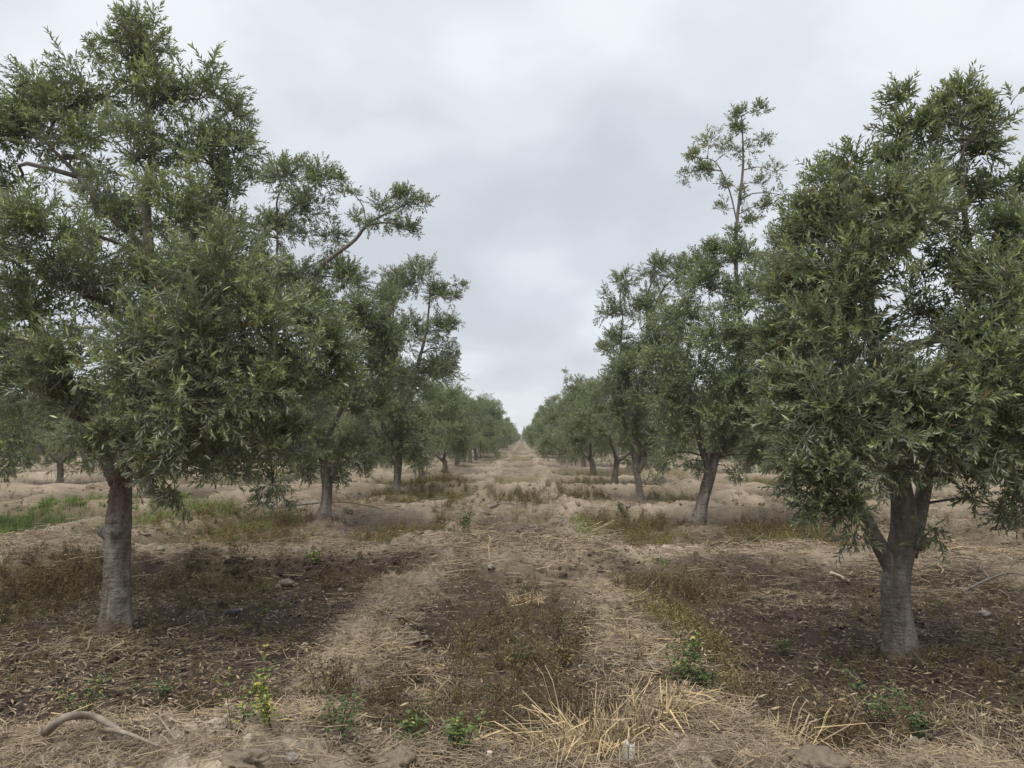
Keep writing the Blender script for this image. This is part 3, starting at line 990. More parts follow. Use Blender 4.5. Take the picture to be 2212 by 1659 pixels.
hero_tree('large olive tree with forked grey trunk on a bare mound at the right', 5.6, (1945, 1410),
          [(1950, 1415, 0), (1942, 1360, 0), (1934, 1290, 0), (1938, 1230, 0), (1950, 1170, 0), (1952, 1110, 0), (1942, 1030, .02), (1930, 940, .05), (1900, 820, .1)],
          [.140, .118, .112, .112, .112, .100, .085, .070, .05],
          [([(1932, 1240, 0), (1900, 1180, -.05), (1868, 1120, -.1), (1820, 1040, -.2), (1770, 920, -.2), (1750, 760, -.1), (1770, 560, 0)], .058, .016),
           ([(1962, 1200, .05), (1980, 1130, .08), (1995, 1060, .1), (2005, 980, .1), (2030, 860, .15), (2080, 700, .1), (2150, 560, 0)], .062, .018),
           ([(1915, 870, .05), (1925, 790, .1), (1960, 750, .15), (2010, 735, .2), (2100, 660, .1), (2080, 430, .1), (2080, 280, .1)], .052, .010),
           ([(1900, 830, .1), (1880, 700, .1), (1880, 560, 0), (1930, 420, 0), (1945, 290, .05)], .045, .010),
           ([(1960, 1190, .0), (1985, 1165, -.06), (1992, 1185, -.1)], .055, .045)],
          R1, 'fine', .82, 31, knots=[(.035, 4.0, .012, (.8, .02)), (.17, 4.6, .016, (.25, .010)), (.10, 3.2, .02, (.3, .010)), (.06, 3.0, .025, (.4, .012)), (.16, 3.1, .012, (.3, .01))], leaves=300, rscale=1.02, dscale=1.05, bprob=.15)

# ---- second tree of the right-hand row, with its tall shoot
R2 = [(1600, 250, 0, .14, .8, .9), (1640, 240, 0, .10, .7, .9), (1592, 285, 0, .14, .9, .8), (1535, 310, 0, .15, .7), (1500, 340, 0, .13, .7), (1520, 372, 0, .14, .8), (1478, 377, 0, .08, .7), (1570, 330, 0, .15, .6), (1612, 330, 0, .15, .8), (1648, 305, 0, .10, .6),
      (1560, 400, 0, .13, .5), (1640, 400, 0, .10, .5), (1680, 372, 0, .08, .6), (1600, 420, 0, .12, .6), (1558, 455, 0, .10, .5), (1620, 480, 0, .14, .5), (1585, 505, 0, .14, .6), (1660, 450, .1, .12, .5), (1700, 430, .1, .08, .5),
      (1540, 550, 0, .26, .8), (1600, 565, 0, .40), (1680, 545, .2, .42), (1520, 625, 0, .45), (1620, 650, -.3, .55), (1710, 640, 0, .55), (1475, 690, 0, .38), (1560, 740, -.5, .55), (1660, 760, -.3, .55), (1450, 775, 0, .35), (1500, 820, -.3, .45), (1600, 850, -.4, .55), (1690, 850, 0, .5),
      (1440, 875, 0, .35), (1530, 905, -.3, .45), (1620, 925, -.2, .38), (1460, 945, 0, .30, 1, .1), (1560, 970, -.2, .28, 1, .1), (1430, 990, 0, .20, 1, -.2), (1640, 985, 0, .25, 1, -.1), (1770, 760, .3, .55), (1770, 880, .3, .5), (1500, 1010, -.1, .14, .8, -.5), (1590, 1020, -.1, .12, .8, -.6), (1420, 1025, 0, .1, .8, -.7)]
hero_tree('second olive tree of the right-hand row, leaning, one tall shoot above its crown', 13.0, (1505, 1147),
          [(1503, 1150, 0), (1512, 1110, 0), (1522, 1065, 0), (1533, 1025, 0), (1545, 985, 0), (1565, 920, 0), (1590, 820, 0), (1600, 700, 0)],
          [.165, .130, .115, .118, .10, .08, .06, .045],
          [([(1534, 1025, 0), (1518, 975, -.05), (1500, 900, -.1), (1480, 780, -.1)], .065, .02),
           ([(1545, 990, 0), (1620, 900, .1), (1690, 780, .1), (1690, 680, .1), (1690, 600, .1)], .065, .03),
           ([(1600, 710, 0), (1590, 590, 0), (1592, 480, 0), (1605, 360, 0), (1602, 250, 0)], .040, .010),
           ([(1592, 480, 0), (1575, 410, 0), (1545, 350, 0), (1500, 340, 0)], .014, .006)],
          R2, 'mid', .88, 32, knots=[(.25, 4.8, .02, (.4, .02)), (.06, 3.4, .04, (.5, .02))], kb=.024)

# ---- third tree of the right-hand row
R3 = [(1345, 612, 0, .36, .9), (1420, 585, 0, .45, 1), (1480, 585, 0, .45), (1318, 680, 0, .35, .9), (1400, 680, 0, .65, 1), (1330, 740, 0, .35, .8), (1390, 785, 0, .6), (1450, 740, 0, .65), (1345, 835, 0, .5), (1420, 870, 0, .6), (1330, 900, 0, .35), (1385, 935, 0, .32, 1, 0), (1480, 850, .3, .6), (1310, 640, 0, .18, .6), (1450, 940, .2, .4), (1300, 760, 0, .15, .6), (1350, 950, -.2, .25, 1, -.2), (1420, 960, -.3, .3, 1, -.2), (1390, 880, -.7, .5), (1355, 800, -.6, .5)]
hero_tree('third olive tree of the right-hand row, slender dark trunk forking into a narrow V', 19.2, (1381, 1085),
          [(1382, 1088, 0), (1381, 1055, 0), (1376, 1025, 0), (1374, 1008, 0), (1367, 975, 0), (1352, 940, 0), (1345, 880, 0)],
          [.115, .105, .10, .11, .065, .06, .04],
          [([(1377, 1020, 0), (1392, 990, 0), (1385, 968, 0), (1370, 935, 0), (1385, 850, 0), (1400, 700, 0)], .085, .03),
           ([(1375, 1012, 0), (1385, 980, .2), (1400, 950, .3), (1450, 850, .3)], .05, .025), ([(1347, 900, 0), (1340, 800, 0), (1345, 680, 0)], .04, .015)],
          R3, 'mid', .82, 33, kb=.03, bark=LIMB)


# ------------------------------------------------------------------ the rest of the orchard
def variant(seed, detail, height, rad, dens, n_cl=24, parts=True):
    """a whole tree around the origin: meshes of its trunk, limbs and crown"""
    rs = np.random.default_rng(seed)
    lean = rs.normal(size=2) * .12
    fork = rs.uniform(.7, .95)
    tp = [np.array([0, 0, -.08]), np.array([lean[0] * .2, lean[1] * .2, .3]), np.array([lean[0] * .6, lean[1] * .6, .65]), np.array([lean[0], lean[1], fork])]
    tube_t = tube(tp, [.17, .12, .105, .115], 12 if parts else 7, 18 if parts else 6, .09, seed)
    limbs, skel = [], []
    nl = 3
    a0 = rs.uniform(0, 6.28)
    for i in range(nl):
        a = a0 + i * 6.283 / nl + rs.normal() * .3
        e = np.array([math.cos(a), math.sin(a), 0]) * rad * rs.uniform(.35, .6) + np.array([lean[0], lean[1], height * rs.uniform(.55, .8)])
        s = tp[-1] - np.array([0, 0, .08])
        m = s + (e - s) * .45 + np.array([math.cos(a), math.sin(a), 0]) * .22
        limbs.append(tube([s, m, e], [.075, .055, .02], 8 if parts else 5, 12 if parts else 4, .1, seed + i))
        skel += list(catmull([s, m, e], 8))
    cl = []
    for i in range(n_cl):
        a, q = rs.uniform(0, 6.28), math.sqrt(rs.uniform(.05, 1))
        zf = rs.uniform(0, 1)
        prof = (.72 + .55 * math.sin(math.pi * min(1, zf * 1.05) ** .8)) * (1.0 - .45 * zf)
        r = rs.uniform(.45, .75)
        cl.append((math.cos(a) * q * prof * (rad - r * .6), math.sin(a) * q * prof * (rad - r * .6), (.74 + .4 * (1 - q)) + zf * (height - 1.4), r, 1, .42 if zf > .15 else -.2))
    for i in range(4):
        a = rs.uniform(0, 6.28)
        cl.append((math.cos(a) * rad * .45, math.sin(a) * rad * .45, height * rs.uniform(.82, 1.0), rs.uniform(.18, .3), .9, .8))
    buf = Buf()
    foliage(buf, cl, detail, rs, dens)
    cm = buf.mesh('crown', [OLIVE, TWIG])
    tm = make_mesh('trunk', tube_t[0], tube_t[1], None, [BARK], smooth=True)
    lm = [make_mesh('limb', v, t, None, [LIMB], smooth=True) for v, t in limbs]
    return tm, lm, cm


MIDV = [variant(40 + i, 'mid', h, r, .46, 36) for i, (h, r) in enumerate([(4.2, 2.55), (4.5, 2.7), (4.0, 2.45)])]
FARV = [variant(60 + i, 'far', h, r, .7, 26, False) for i, (h, r) in enumerate([(4.4, 2.75), (4.1, 2.65), (4.7, 2.7), (4.0, 2.5)])]


def plant(x, y, var, label, group, rz, s, parts=True):
    root = bpy.data.objects.new('olive_tree', None)
    COL.objects.link(root)
    root.location = (x, y, gz(x, y) - .01)
    root.rotation_euler = (0, 0, rz)
    root.scale = (s, s, s)
    tag(root, label, 'olive tree', group)
    tm, lm, cm = var
    obj('trunk', tm, root)
    for m in lm:
        obj('limb', m, root)
    obj('crown', cm, root)
    return root


ORD = 'first second third fourth fifth sixth seventh eighth ninth tenth eleventh twelfth'.split()
rs = np.random.default_rng(5)
for side, ylist, x0 in (('left', LEFT_Y, -3.5), ('right', RIGHT_Y, 3.15)):
    for i, y in enumerate(ylist):
        if i < 3:
            continue
        var = MIDV[i % 3] if y < 50 else FARV[int(rs.integers(0, 4))]
        if i < 12:
            lab = f'{ORD[i]} olive tree along the {side}-hand row beside the central strip'
        else:
            lab = f'distant small olive tree far down the {side}-hand row near the vanishing point'
        plant(x0 + rs.normal() * .12, y, var, lab, 'olive trees of the orchard', rs.uniform(0, 6.28), rs.uniform(.92, 1.1) * (.97 if i < 6 else 1.05))
# trees partly in the frame beyond the two near ones
hero_tree('olive tree cut by the left edge, its drooping foliage nearly touching the dry ground', 13.2, (-95, 1150),
          [(-95, 1153, 0), (-93, 1100, 0), (-90, 1060, 0), (-92, 1020, 0), (-90, 950, 0), (-85, 850, 0)], [.16, .12, .11, .11, .09, .06],
          [([(-92, 1000, 0), (-50, 900, 0), (0, 800, 0)], .05, .02), ([(-85, 860, 0), (-90, 740, 0), (-80, 640, 0)], .05, .02)],
          [(15, 760, 0, .42), (50, 830, 0, .36), (5, 860, -.2, .42), (50, 915, 0, .32, 1, .1), (15, 955, -.1, .32, 1, -.1), (45, 990, 0, .2, 1, -.6), (12, 1010, -.1, .22, 1, -.7), (-60, 800, 0, .6), (-120, 700, 0, .7), (-60, 640, 0, .6), (-130, 900, 0, .6), (-200, 800, 0, .7), (-60, 930, 0, .45), (-30, 690, .3, .45)],
          'mid', .75, 51, behind=False)
plant(9.75, 12.8, MIDV[2], 'olive tree cut by the right edge, behind the near forked tree', 'olive trees of the orchard', 2.1, 1.08)
for row in range(1, 12):
    for side in (-1, 1):
        x0 = (-3.5 if side < 0 else 3.15) + side * ROWP * row
        for i in range(1, 17):
            y = (6.4 if side < 0 else 5.8) + SPC * i + rs.normal() * .25
            if row == 1 and i == 1:
                continue
            if abs(x0) > .71 * y + 2.4 or y > 112:
                continue
            nm = 'left' if side < 0 else 'right'
            lab = (f'{ORD[i]} olive tree in the next row {nm} of the {nm}-hand row' if row == 1 and i < 12 else f'olive tree in the background rows, seen beyond the {nm}-hand row')
            plant(x0 + rs.normal() * .15, y, MIDV[int(rs.integers(0, 3))] if y < 30 else FARV[int(rs.integers(0, 4))], lab, 'olive trees of the orchard', rs.uniform(0, 6.28), rs.uniform(.85, 1.1))

# the orchard beyond, too far off to tell its trees apart
buf = Buf()
cl = []
for x in np.arange(-110, 111, 14.0):
    if abs(x) < 9:
        continue
    for y in (116, 124):
        for k in range(3):
            cl.append((x + rs.normal() * .8, y + rs.normal() * 1.5, 1.2 + k * 1.15 + rs.normal() * .3, .95, .05, .4))
for k in range(46):
    cl.append((rs.uniform(-30, 30), 440 + rs.uniform(0, 20), rs.uniform(.8, 4.6), 1.4, .12, .4))
foliage(buf, cl, 'far', rs, 1.0)
tag(obj('far_orchard', buf.mesh('far_orchard', [OLIVE, TWIG])), 'grey-green mass of far olive trees closing the horizon', 'trees', None, 'stuff')


# ------------------------------------------------------------------ ground cover
import bmesh


def ico(sub, seed, squash=.7, amp=.35):
    bm = bmesh.new()
    bmesh.ops.create_icosphere(bm, subdivisions=sub, radius=1.0)
    v = np.array([x.co[:] for x in bm.verts])
    t = np.array([[l.index for l in f.verts] for f in bm.faces])
    bm.free()
    f = 1 + amp * 2 * (fbm(v[:, 0] * 2.1 + seed * 7.7 + v[:, 2] * 1.7, v[:, 1] * 2.1 - v[:, 2] * 1.5, seed + 200, 5) - .5)
    return v * f[:, None] * np.array([1, .85, squash]), t


def near_points(n, y0, y1, rs):
    """more points close to the viewer, fewer farther off"""
    y = y0 * (y1 / y0) ** rs.random(n)
    x = (rs.random(n) * 2 - 1) * (.72 * y + .5)
    return x, y


def flat_frames(n, rs, tilt=.25):
    """z axis nearly up, any heading"""
    d = np.stack([rs.normal(size=n) * tilt, rs.normal(size=n) * tilt, np.ones(n)], 1)
    return frames(d, rs.uniform(0, 6.283, n))


class Inst:
    """thousands of light copies of a few small templates, placed by a geometry-node group"""

    def __init__(self, name, mat):
        self.name, self.mat, self.temps, self.rows = name, mat, [], []

    def temp(self, arrs):
        i0 = len(self.temps)
        self.temps += list(arrs)
        return (i0, len(self.temps))

    def add(self, rng_, x, y, z, scl, tint, tilt, rs):
        n = len(x)
        if n:
            self.rows.append(np.stack([x, y, z, rs.normal(size=n) * tilt, rs.normal(size=n) * tilt, rs.uniform(0, 6.283, n), scl, tint, rs.integers(rng_[0], rng_[1], n)], 1))

    def build(self, label, cat):
        col = bpy.data.collections.new(self.name + '_pieces')
        for i, (v, t, a, m) in enumerate(self.temps):
            me = make_mesh('%s_%03d' % (self.name, i), v, t, {'tint': a}, [self.mat])
            col.objects.link(bpy.data.objects.new('%s_%03d' % (self.name, i), me))
        r = np.vstack(self.rows)
        me = bpy.data.meshes.new(self.name)
        me.vertices.add(len(r))
        me.vertices.foreach_set('co', r[:, :3].astype(np.float32).ravel())
        for nm, ty, c, fld in (('rot', 'FLOAT_VECTOR', slice(3, 6), 'vector'), ('scl', 'FLOAT', 6, 'value'), ('itint', 'FLOAT', 7, 'value'), ('pick', 'INT', 8, 'value')):
            at = me.attributes.new(nm, ty, 'POINT')
            at.data.foreach_set(fld, np.ascontiguousarray(r[:, c].astype(np.int32 if ty == 'INT' else np.float32)).ravel())
        me.materials.append(self.mat)
        o = obj(self.name, me)
        ng = bpy.data.node_groups.new(self.name, 'GeometryNodeTree')
        ng.interface.new_socket('Geometry', in_out='INPUT', socket_type='NodeSocketGeometry')
        ng.interface.new_socket('Geometry', in_out='OUTPUT', socket_type='NodeSocketGeometry')
        gi, go = ng.nodes.new('NodeGroupInput'), ng.nodes.new('NodeGroupOutput')
        ci = ng.nodes.new('GeometryNodeCollectionInfo')
        ci.inputs['Collection'].default_value = col
        ci.inputs['Separate Children'].default_value = True
        ci.inputs['Reset Children'].default_value = True
        ip = ng.nodes.new('GeometryNodeInstanceOnPoints')
        ip.inputs['Pick Instance'].default_value = True
        ng.links.new(gi.outputs[0], ip.inputs['Points'])
        ng.links.new(ci.outputs[0], ip.inputs['Instance'])
        for nm, ty, sock in (('rot', 'FLOAT_VECTOR', 'Rotation'), ('scl', 'FLOAT', 'Scale'), ('pick', 'INT', 'Instance Index')):
            na = ng.nodes.new('GeometryNodeInputNamedAttribute')
            na.data_type = ty
            na.inputs[0].default_value = nm
            ng.links.new(na.outputs[0], ip.inputs[sock])
        ng.links.new(ip.outputs[0], go.inputs[0])
        md = o.modifiers.new('scatter', 'NODES')
        md.node_group = ng
        return tag(o, label, cat, None, 'stuff')


def bundle(seed, n, rad, maker):
    """several pieces lying near each other as one template"""
    r_ = np.random.default_rng(seed)
    b = Buf()
    for i in range(n):
        v, t, tint = maker(r_)
        a = r_.uniform(0, 6.283)
        c_, s_ = math.cos(a), math.sin(a)
        rot = np.array([[c_, -s_, 0], [s_, c_, 0], [0, 0, 1]])
        q = r_.normal(size=2) * rad * .6
        b.add(v @ rot.T + np.array([q[0], q[1], r_.uniform(0, .006)]), t, tint, 0)
    return b.arrays()


# broken soil clods
rs = np.random.default_rng(71)


def mk_clod(sub, lo, hi):
    def f(r_):
        v, t = ico(sub, int(r_.integers(0, 400)), r_.uniform(.5, .8), .8)
        s_ = lo + (hi - lo) * r_.random() ** 2.2
        return v * s_, t, r_.uniform(-.08, .12)
    return f


I = Inst('soil_clods', SOIL)
t_big = I.temp([bundle(i, 1, .0, mk_clod(2, .9, 1.0)) for i in range(9)])
t_sml = I.temp([bundle(40 + i, 9, .085, mk_clod(1, .004, .020)) for i in range(12)])
for tp_, n, y0, y1, lo, hi in ((t_big, 4200, 3.55, 13, .014, .055), (t_big, 2600, 11, 32, .025, .07), (t_sml, 15000, 3.45, 15, .8, 1.4)):
    x, y = near_points(n, y0, y1, rs)
    h, ridge, strip, cross, lon = ground_parts(x, y)
    keep = rs.random(n) < (.16 + .75 * ridge + .6 * np.exp(-((y - 8.6) / .6) ** 2)) * sst(.30, .58, fbm(x * .9, y * .9, 301, 3))
    x, y = x[keep], y[keep]
    s = rs.uniform(0, 1, len(x)) ** 2.0 * (hi - lo) + lo
    I.add(tp_, x, y, ground_z(x, y) + (s * .05 if hi < .5 else 0), s, dryness(x, y) + rs.uniform(-.12, .15, len(x)), .5 if hi < .5 else .12, rs)
I.build('loose clods of broken soil strewn over the banks', 'soil clods')

# heaps and mats of straw: x, y, rx, ry, weight, lift
MATS = []
for (u0, v0, u1, v1, w_, lift) in [(-80, 1570, 430, 1700, 2.8, .08), (300, 1625, 1100, 1710, 1.3, .03), (1750, 1625, 2250, 1710, 1.2, .03), (1430, 1600, 1830, 1690, 1.6, .03), (1860, 1595, 2300, 1690, 1.3, .03), (1300, 1420, 1480, 1560, 1.1, .05), (1250, 1340, 1380, 1420, .9, .03),
                                   (800, 1410, 980, 1480, 1.0, .02), (840, 1480, 1000, 1530, .8, .02), (420, 1620, 1000, 1690, .8, .02), (80, 1370, 360, 1420, .6, .03), (1900, 1240, 2212, 1300, .7, .03),
                                   (1560, 1255, 1800, 1300, .6, .03), (1000, 1610, 1440, 1690, .7, .02), (1960, 1190, 2212, 1240, .8, .02), (1050, 1150, 1250, 1240, .45, .01), (1180, 1240, 1330, 1270, .5, .01), (700, 1090, 850, 1115, .7, .03), (1040, 1095, 1160, 1125, .4, .01),
                                   (1700, 1075, 2212, 1130, .5, .01), (300, 1000, 560, 1080, .4, .01), (760, 1290, 930, 1420, .7, .02), (700, 1420, 900, 1520, .7, .02), (1260, 1270, 1400, 1360, .7, .02), (960, 1160, 1050, 1260, .5, .01), (1230, 1160, 1320, 1260, .5, .01), (0, 1150, 220, 1215, .5, .02), (1500, 1195, 1800, 1235, .4, .01)]:
    uc, vc = (u0 + u1) / 2, (v0 + v1) / 2
    c = G(uc, vc)
    MATS.append((c[0], c[1], abs(G(u1, vc)[0] - G(u0, vc)[0]) / 2, abs(G(uc, v0)[1] - G(uc, v1)[1]) / 2, w_, lift))


def mk_straw(lo, hi, w, curl, t0, t1):
    def f(r_):
        ln = r_.uniform(lo, hi)
        bend, k = r_.normal() * curl, r_.normal() * curl * .4
        pts = np.array([[-ln / 2, 0, r_.uniform(0, .01)], [r_.uniform(-.15, .15) * ln, bend * ln, abs(k) * ln * .6 + .003], [ln / 2, 0, r_.uniform(0, .12) * ln]])
        v, t = strip_blade(pts, w * r_.uniform(.6, 1.35), unit(np.array([0, 1., r_.normal() * .5])), .6)
        return v, t, r_.uniform(t0, t1)
    return f


def mats(x, y):
    w, l = np.zeros(len(x)), np.zeros(len(x))
    for (mx, my, rx, ry, ww, lift) in MATS:
        e = ((x - mx) / rx) ** 2 + ((y - my) / ry) ** 2
        k = sst(1.6, .1, e)
        w = np.maximum(w, ww * k)
        l = np.maximum(l, lift * k)
    return w, l


rs = np.random.default_rng(72)
I = Inst('straw_litter', STRAW)
t_st = I.temp([bundle(100 + i, 7, .10, mk_straw(.035, .17, .0036, .12, .0, .45)) for i in range(14)])
t_sf = I.temp([bundle(130 + i, 6, .22, mk_straw(.08, .26, .0075, .16, .0, .4)) for i in range(10)])
for tp_, n, y0, y1 in ((t_st, 40000, 3.15, 13), (t_sf, 24000, 8.5, 48)):
    x, y = near_points(n, y0, y1, rs)
    h, ridge, strip, cross, lon = ground_parts(x, y)
    w, l = mats(x, y)
    pn = sst(.36, .66, fbm(x * 1.3, y * 1.3, 310, 4))
    hollow = (1 - ridge) * sst(9.5, 8.5, y)
    keep = rs.random(n) < (.14 + .50 * pn + .35 * ridge * (.3 + .7 * pn)) * (.8 - .45 * hollow) + w * .5
    x, y, l, w = x[keep], y[keep], l[keep], w[keep]
    m = len(x)
    I.add(tp_, x, y, ground_z(x, y) + .004 + rs.random(m) * (l + .006), rs.uniform(.75, 1.3, m), .04 + .32 * rs.random(m) + .18 * np.clip(w, 0, 1) * rs.random(m), .10, rs)
for (mx, my, rx, ry, ww, lift) in MATS:
    n = int(min(700, 260 * ww * rx * ry * 4 / (1 + (my / 7) ** 2)))
    q = rs.normal(size=(n, 2)) * .55
    x, y = mx + q[:, 0] * rx, my + q[:, 1] * ry
    I.add(t_st if my < 9 else t_sf, x, y, ground_z(x, y) + .004 + rs.random(n) * lift * np.exp(-(q ** 2).sum(1)), rs.uniform(.8, 1.5, n), .08 + .42 * rs.random(n), .22, rs)
I.build('pale dry straw and grass stalks strewn over the soil', 'straw')

# fallen olive leaves
rs = np.random.default_rng(73)


def mk_fallen(r_):
    ln = r_.uniform(.035, .065)
    q = leaf_quad(np.zeros(3), unit(np.array([1., 0, r_.normal() * .25])), unit(np.array([r_.normal() * .2, r_.normal() * .4, 1.])), ln, ln * .24, r_.uniform(-.25, .25))
    return q, LEAF_T, r_.random() ** 2.0


I = Inst('leaf_litter', LITTER)
t_l = I.temp([bundle(160 + i, 7, .14, mk_fallen) for i in range(10)])
x, y = near_points(17000, 3.6, 14, rs)
under = np.zeros(len(x))
for (tx, ty, tr) in ((-3.5, 6.3, 3.0), (2.9, 5.6, 2.8), (-3.5, 13.4, 2.5), (3.0, 13, 2.5)):
    under = np.maximum(under, sst(1.25, .6, np.hypot(x - tx, y - ty) / tr))
keep = rs.random(len(x)) < .08 + .6 * under
x, y = x[keep], y[keep]
I.add(t_l, x, y, ground_z(x, y) + .006, rs.uniform(.8, 1.15, len(x)), rs.uniform(-.1, .1, len(x)), .12, rs)
I.build('fallen dry olive leaves lying under the near trees', 'fallen leaves')


def weed_temp(seed, stems, hgt, splay, nl, lsz, t0, t1, stem_t, top_heavy=.4, lw=.45, stem_w=.0022):
    """a bushy little weed: thin crooked stems carrying small leaves or seed heads"""
    r_ = np.random.default_rng(seed)
    b = Buf()
    for i in range(stems):
        a = r_.uniform(0, 6.28)
        hh = hgt * r_.uniform(.35, 1.1)
        out = np.array([math.cos(a), math.sin(a), 0])
        p0 = out * r_.uniform(0, .03)
        tip = p0 + out * hh * r_.uniform(-.05, splay) + np.array([0, 0, hh]) + r_.normal(size=3) * .012
        mid = (p0 + tip) / 2 + out * hh * r_.uniform(-.10, .08) + r_.normal(size=3) * .014
        side = np.array([-math.sin(a + 1), math.cos(a + 1), 0])
        v, t = strip_blade([p0, mid, tip], stem_w, side, .5)
        b.add(v, t, stem_t + r_.uniform(-.1, .25), 0)
        for j in range(nl):
            f = top_heavy + (1 - top_heavy) * r_.random()
            p = p0 + (mid - p0) * 2 * f if f < .5 else mid + (tip - mid) * (2 * f - 1)
            d = unit(np.array([r_.normal(), r_.normal(), r_.uniform(-.3, 1.0)]))
            n_ = unit(np.cross(d, r_.normal(size=3)))
            ln = lsz * r_.uniform(.5, 1.5)
            b.add(leaf_quad(p + d * ln * r_.uniform(0, .8), d, n_, ln, ln * lw, .1), LEAF_T, r_.uniform(t0, t1), 0)
    return b.arrays()


def grass_temp(seed, n, hgt, w, t0, t1, lean=.5):
    r_ = np.random.default_rng(seed)
    b = Buf()
    for i in range(n):
        a = r_.uniform(0, 6.28)
        out = np.array([math.cos(a), math.sin(a), 0])
        hh = hgt * r_.uniform(.4, 1.1)
        p0 = out * r_.uniform(0, .06)
        mid = p0 + out * hh * lean * .3 + np.array([0, 0, hh * .6])
        tip = p0 + out * hh * lean * r_.uniform(.6, 1.5) + np.array([0, 0, hh * r_.uniform(.55, 1)])
        v, t = strip_blade([p0, mid, tip], w, np.array([-math.sin(a), math.cos(a), 0]), .1)
        b.add(v, t, r_.uniform(t0, t1), 0)
    return b.arrays()


rs = np.random.default_rng(74)
ID, IG, IR = Inst('dry_weeds', DRYWEED), Inst('green_weeds', GREENW), Inst('grass', GRASS)
W_RED = ID.temp([weed_temp(10 + i, 9, .21, .4, 10, .015, .15, .66, .28, .35, .5, .0032) for i in range(8)])
W_DARK = ID.temp([weed_temp(30 + i, 8, .20, .5, 8, .014, .0, .46, .14, .35, .5, .0032) for i in range(8)])
W_OLIVE = ID.temp([weed_temp(50 + i, 9, .19, .4, 11, .016, .40, 1.0, .42, .3, .5, .0032) for i in range(8)])
W_GREEN = IG.temp([weed_temp(70 + i, 6, .13, .55, 9, .020, .1, .8, .3, .2) for i in range(8)])
T_GRASS = IR.temp([grass_temp(90 + i, 22, .15, .006, .1, .95, .7) for i in range(7)])
KINDW = {'red': W_RED, 'dark': W_DARK, 'olive': W_OLIVE}
for (px, py, rx, ry, kind, am) in PATCH_W:
    dn = float(np.interp(py, [3.5, 6, 10, 16, 30], [330, 290, 150, 80, 34]))
    n = min(int(am * dn * rx * ry * 4), 5000)
    q = rs.uniform(-1.35, 1.35, (n, 2))
    e = q[:, 0] ** 2 + q[:, 1] ** 2
    x, y = px + q[:, 0] * rx, py + q[:, 1] * ry
    keep = (rs.random(n) < sst(1.8, .1, e)) & (rs.random(n) < .2 + .8 * sst(.30, .62, fbm(x * 2.2, y * 2.2, 320, 3)))
    x, y = x[keep], y[keep]
    m = len(x)
    if not m:
        continue
    z = ground_z(x, y) - .008
    sc = (.28 + rs.random(m) ** 1.4) * float(np.interp(py, [4, 10, 20], [1.15, 1.3, 1.5])) * (.6 + .4 * sst(1.6, .2, e[keep]))
    sh = rs.uniform(-.16, .2, m)
    if kind == 'grass':
        IR.add(T_GRASS, x, y, z, sc, sh, .2, rs)
    else:
        ID.add(KINDW[kind], x, y, z, sc, sh, .3, rs)
        g = rs.random(m) < (.2 if kind == 'olive' else .06)
        IG.add(W_GREEN, x[g], y[g], z[g], sc[g] * .8, sh[g], .25, rs)
# thin scatter everywhere, and the hollows of the farther squares
for n, y0, y1, sc0, pr in ((9000, 3.6, 12, .62, .55), (11000, 12, 70, 1.05, .75)):
    x, y = near_points(n, y0, y1, rs)
    h, ridge, strip, cross, lon = ground_parts(x, y)
    keep = rs.random(n) < pr * (1 - .8 * ridge) * sst(.38, .64, fbm(x * .6, y * .5, 330, 3))
    x, y = x[keep], y[keep]
    m = len(x)
    z = ground_z(x, y) - .008
    k = rs.random(m)
    sc = rs.uniform(.35, 1.15, m) * sc0
    for lo, hi, bb, tt in ((0, .3, ID, W_DARK if y0 < 10 else W_RED), (.3, .45, ID, W_RED), (.45, .88, ID, W_OLIVE), (.88, 1, IG, W_GREEN)):
        s_ = (k >= lo) & (k < hi)
        bb.add(tt, x[s_], y[s_], z[s_], sc[s_], rs.uniform(-.1, .2, int(s_.sum())), .3, rs)
ID.build('brown and rust dried weeds standing in the hollows', 'weeds')
IG.build('low green weeds dotted among the dry growth', 'weeds')
IR.build('bright green grass in the hollow behind the left tree', 'grass')


# ------------------------------------------------------------------ single things on the ground
def on_ground(u, v):
    """where the sight line first meets the uneven ground"""
    r = ray(u, v)
    r = r / r[1]
    far = min(60.0, (-.25 - CAM_Z) / r[2]) if r[2] < -.02 else 60.0
    d = np.linspace(2.2, far, 900)
    z = CAM_Z + r[2] * d
    g = ground_z(r[0] * d, d)
    hit = np.nonzero(z <= g)[0]
    k = d[hit[0]] if len(hit) else far
    return np.array([r[0] * k, k, gz(r[0] * k, k)])


def thing_mesh(name, me, loc, label, cat, group=None):
    return tag(obj(name, me, None, loc), label, cat, group)


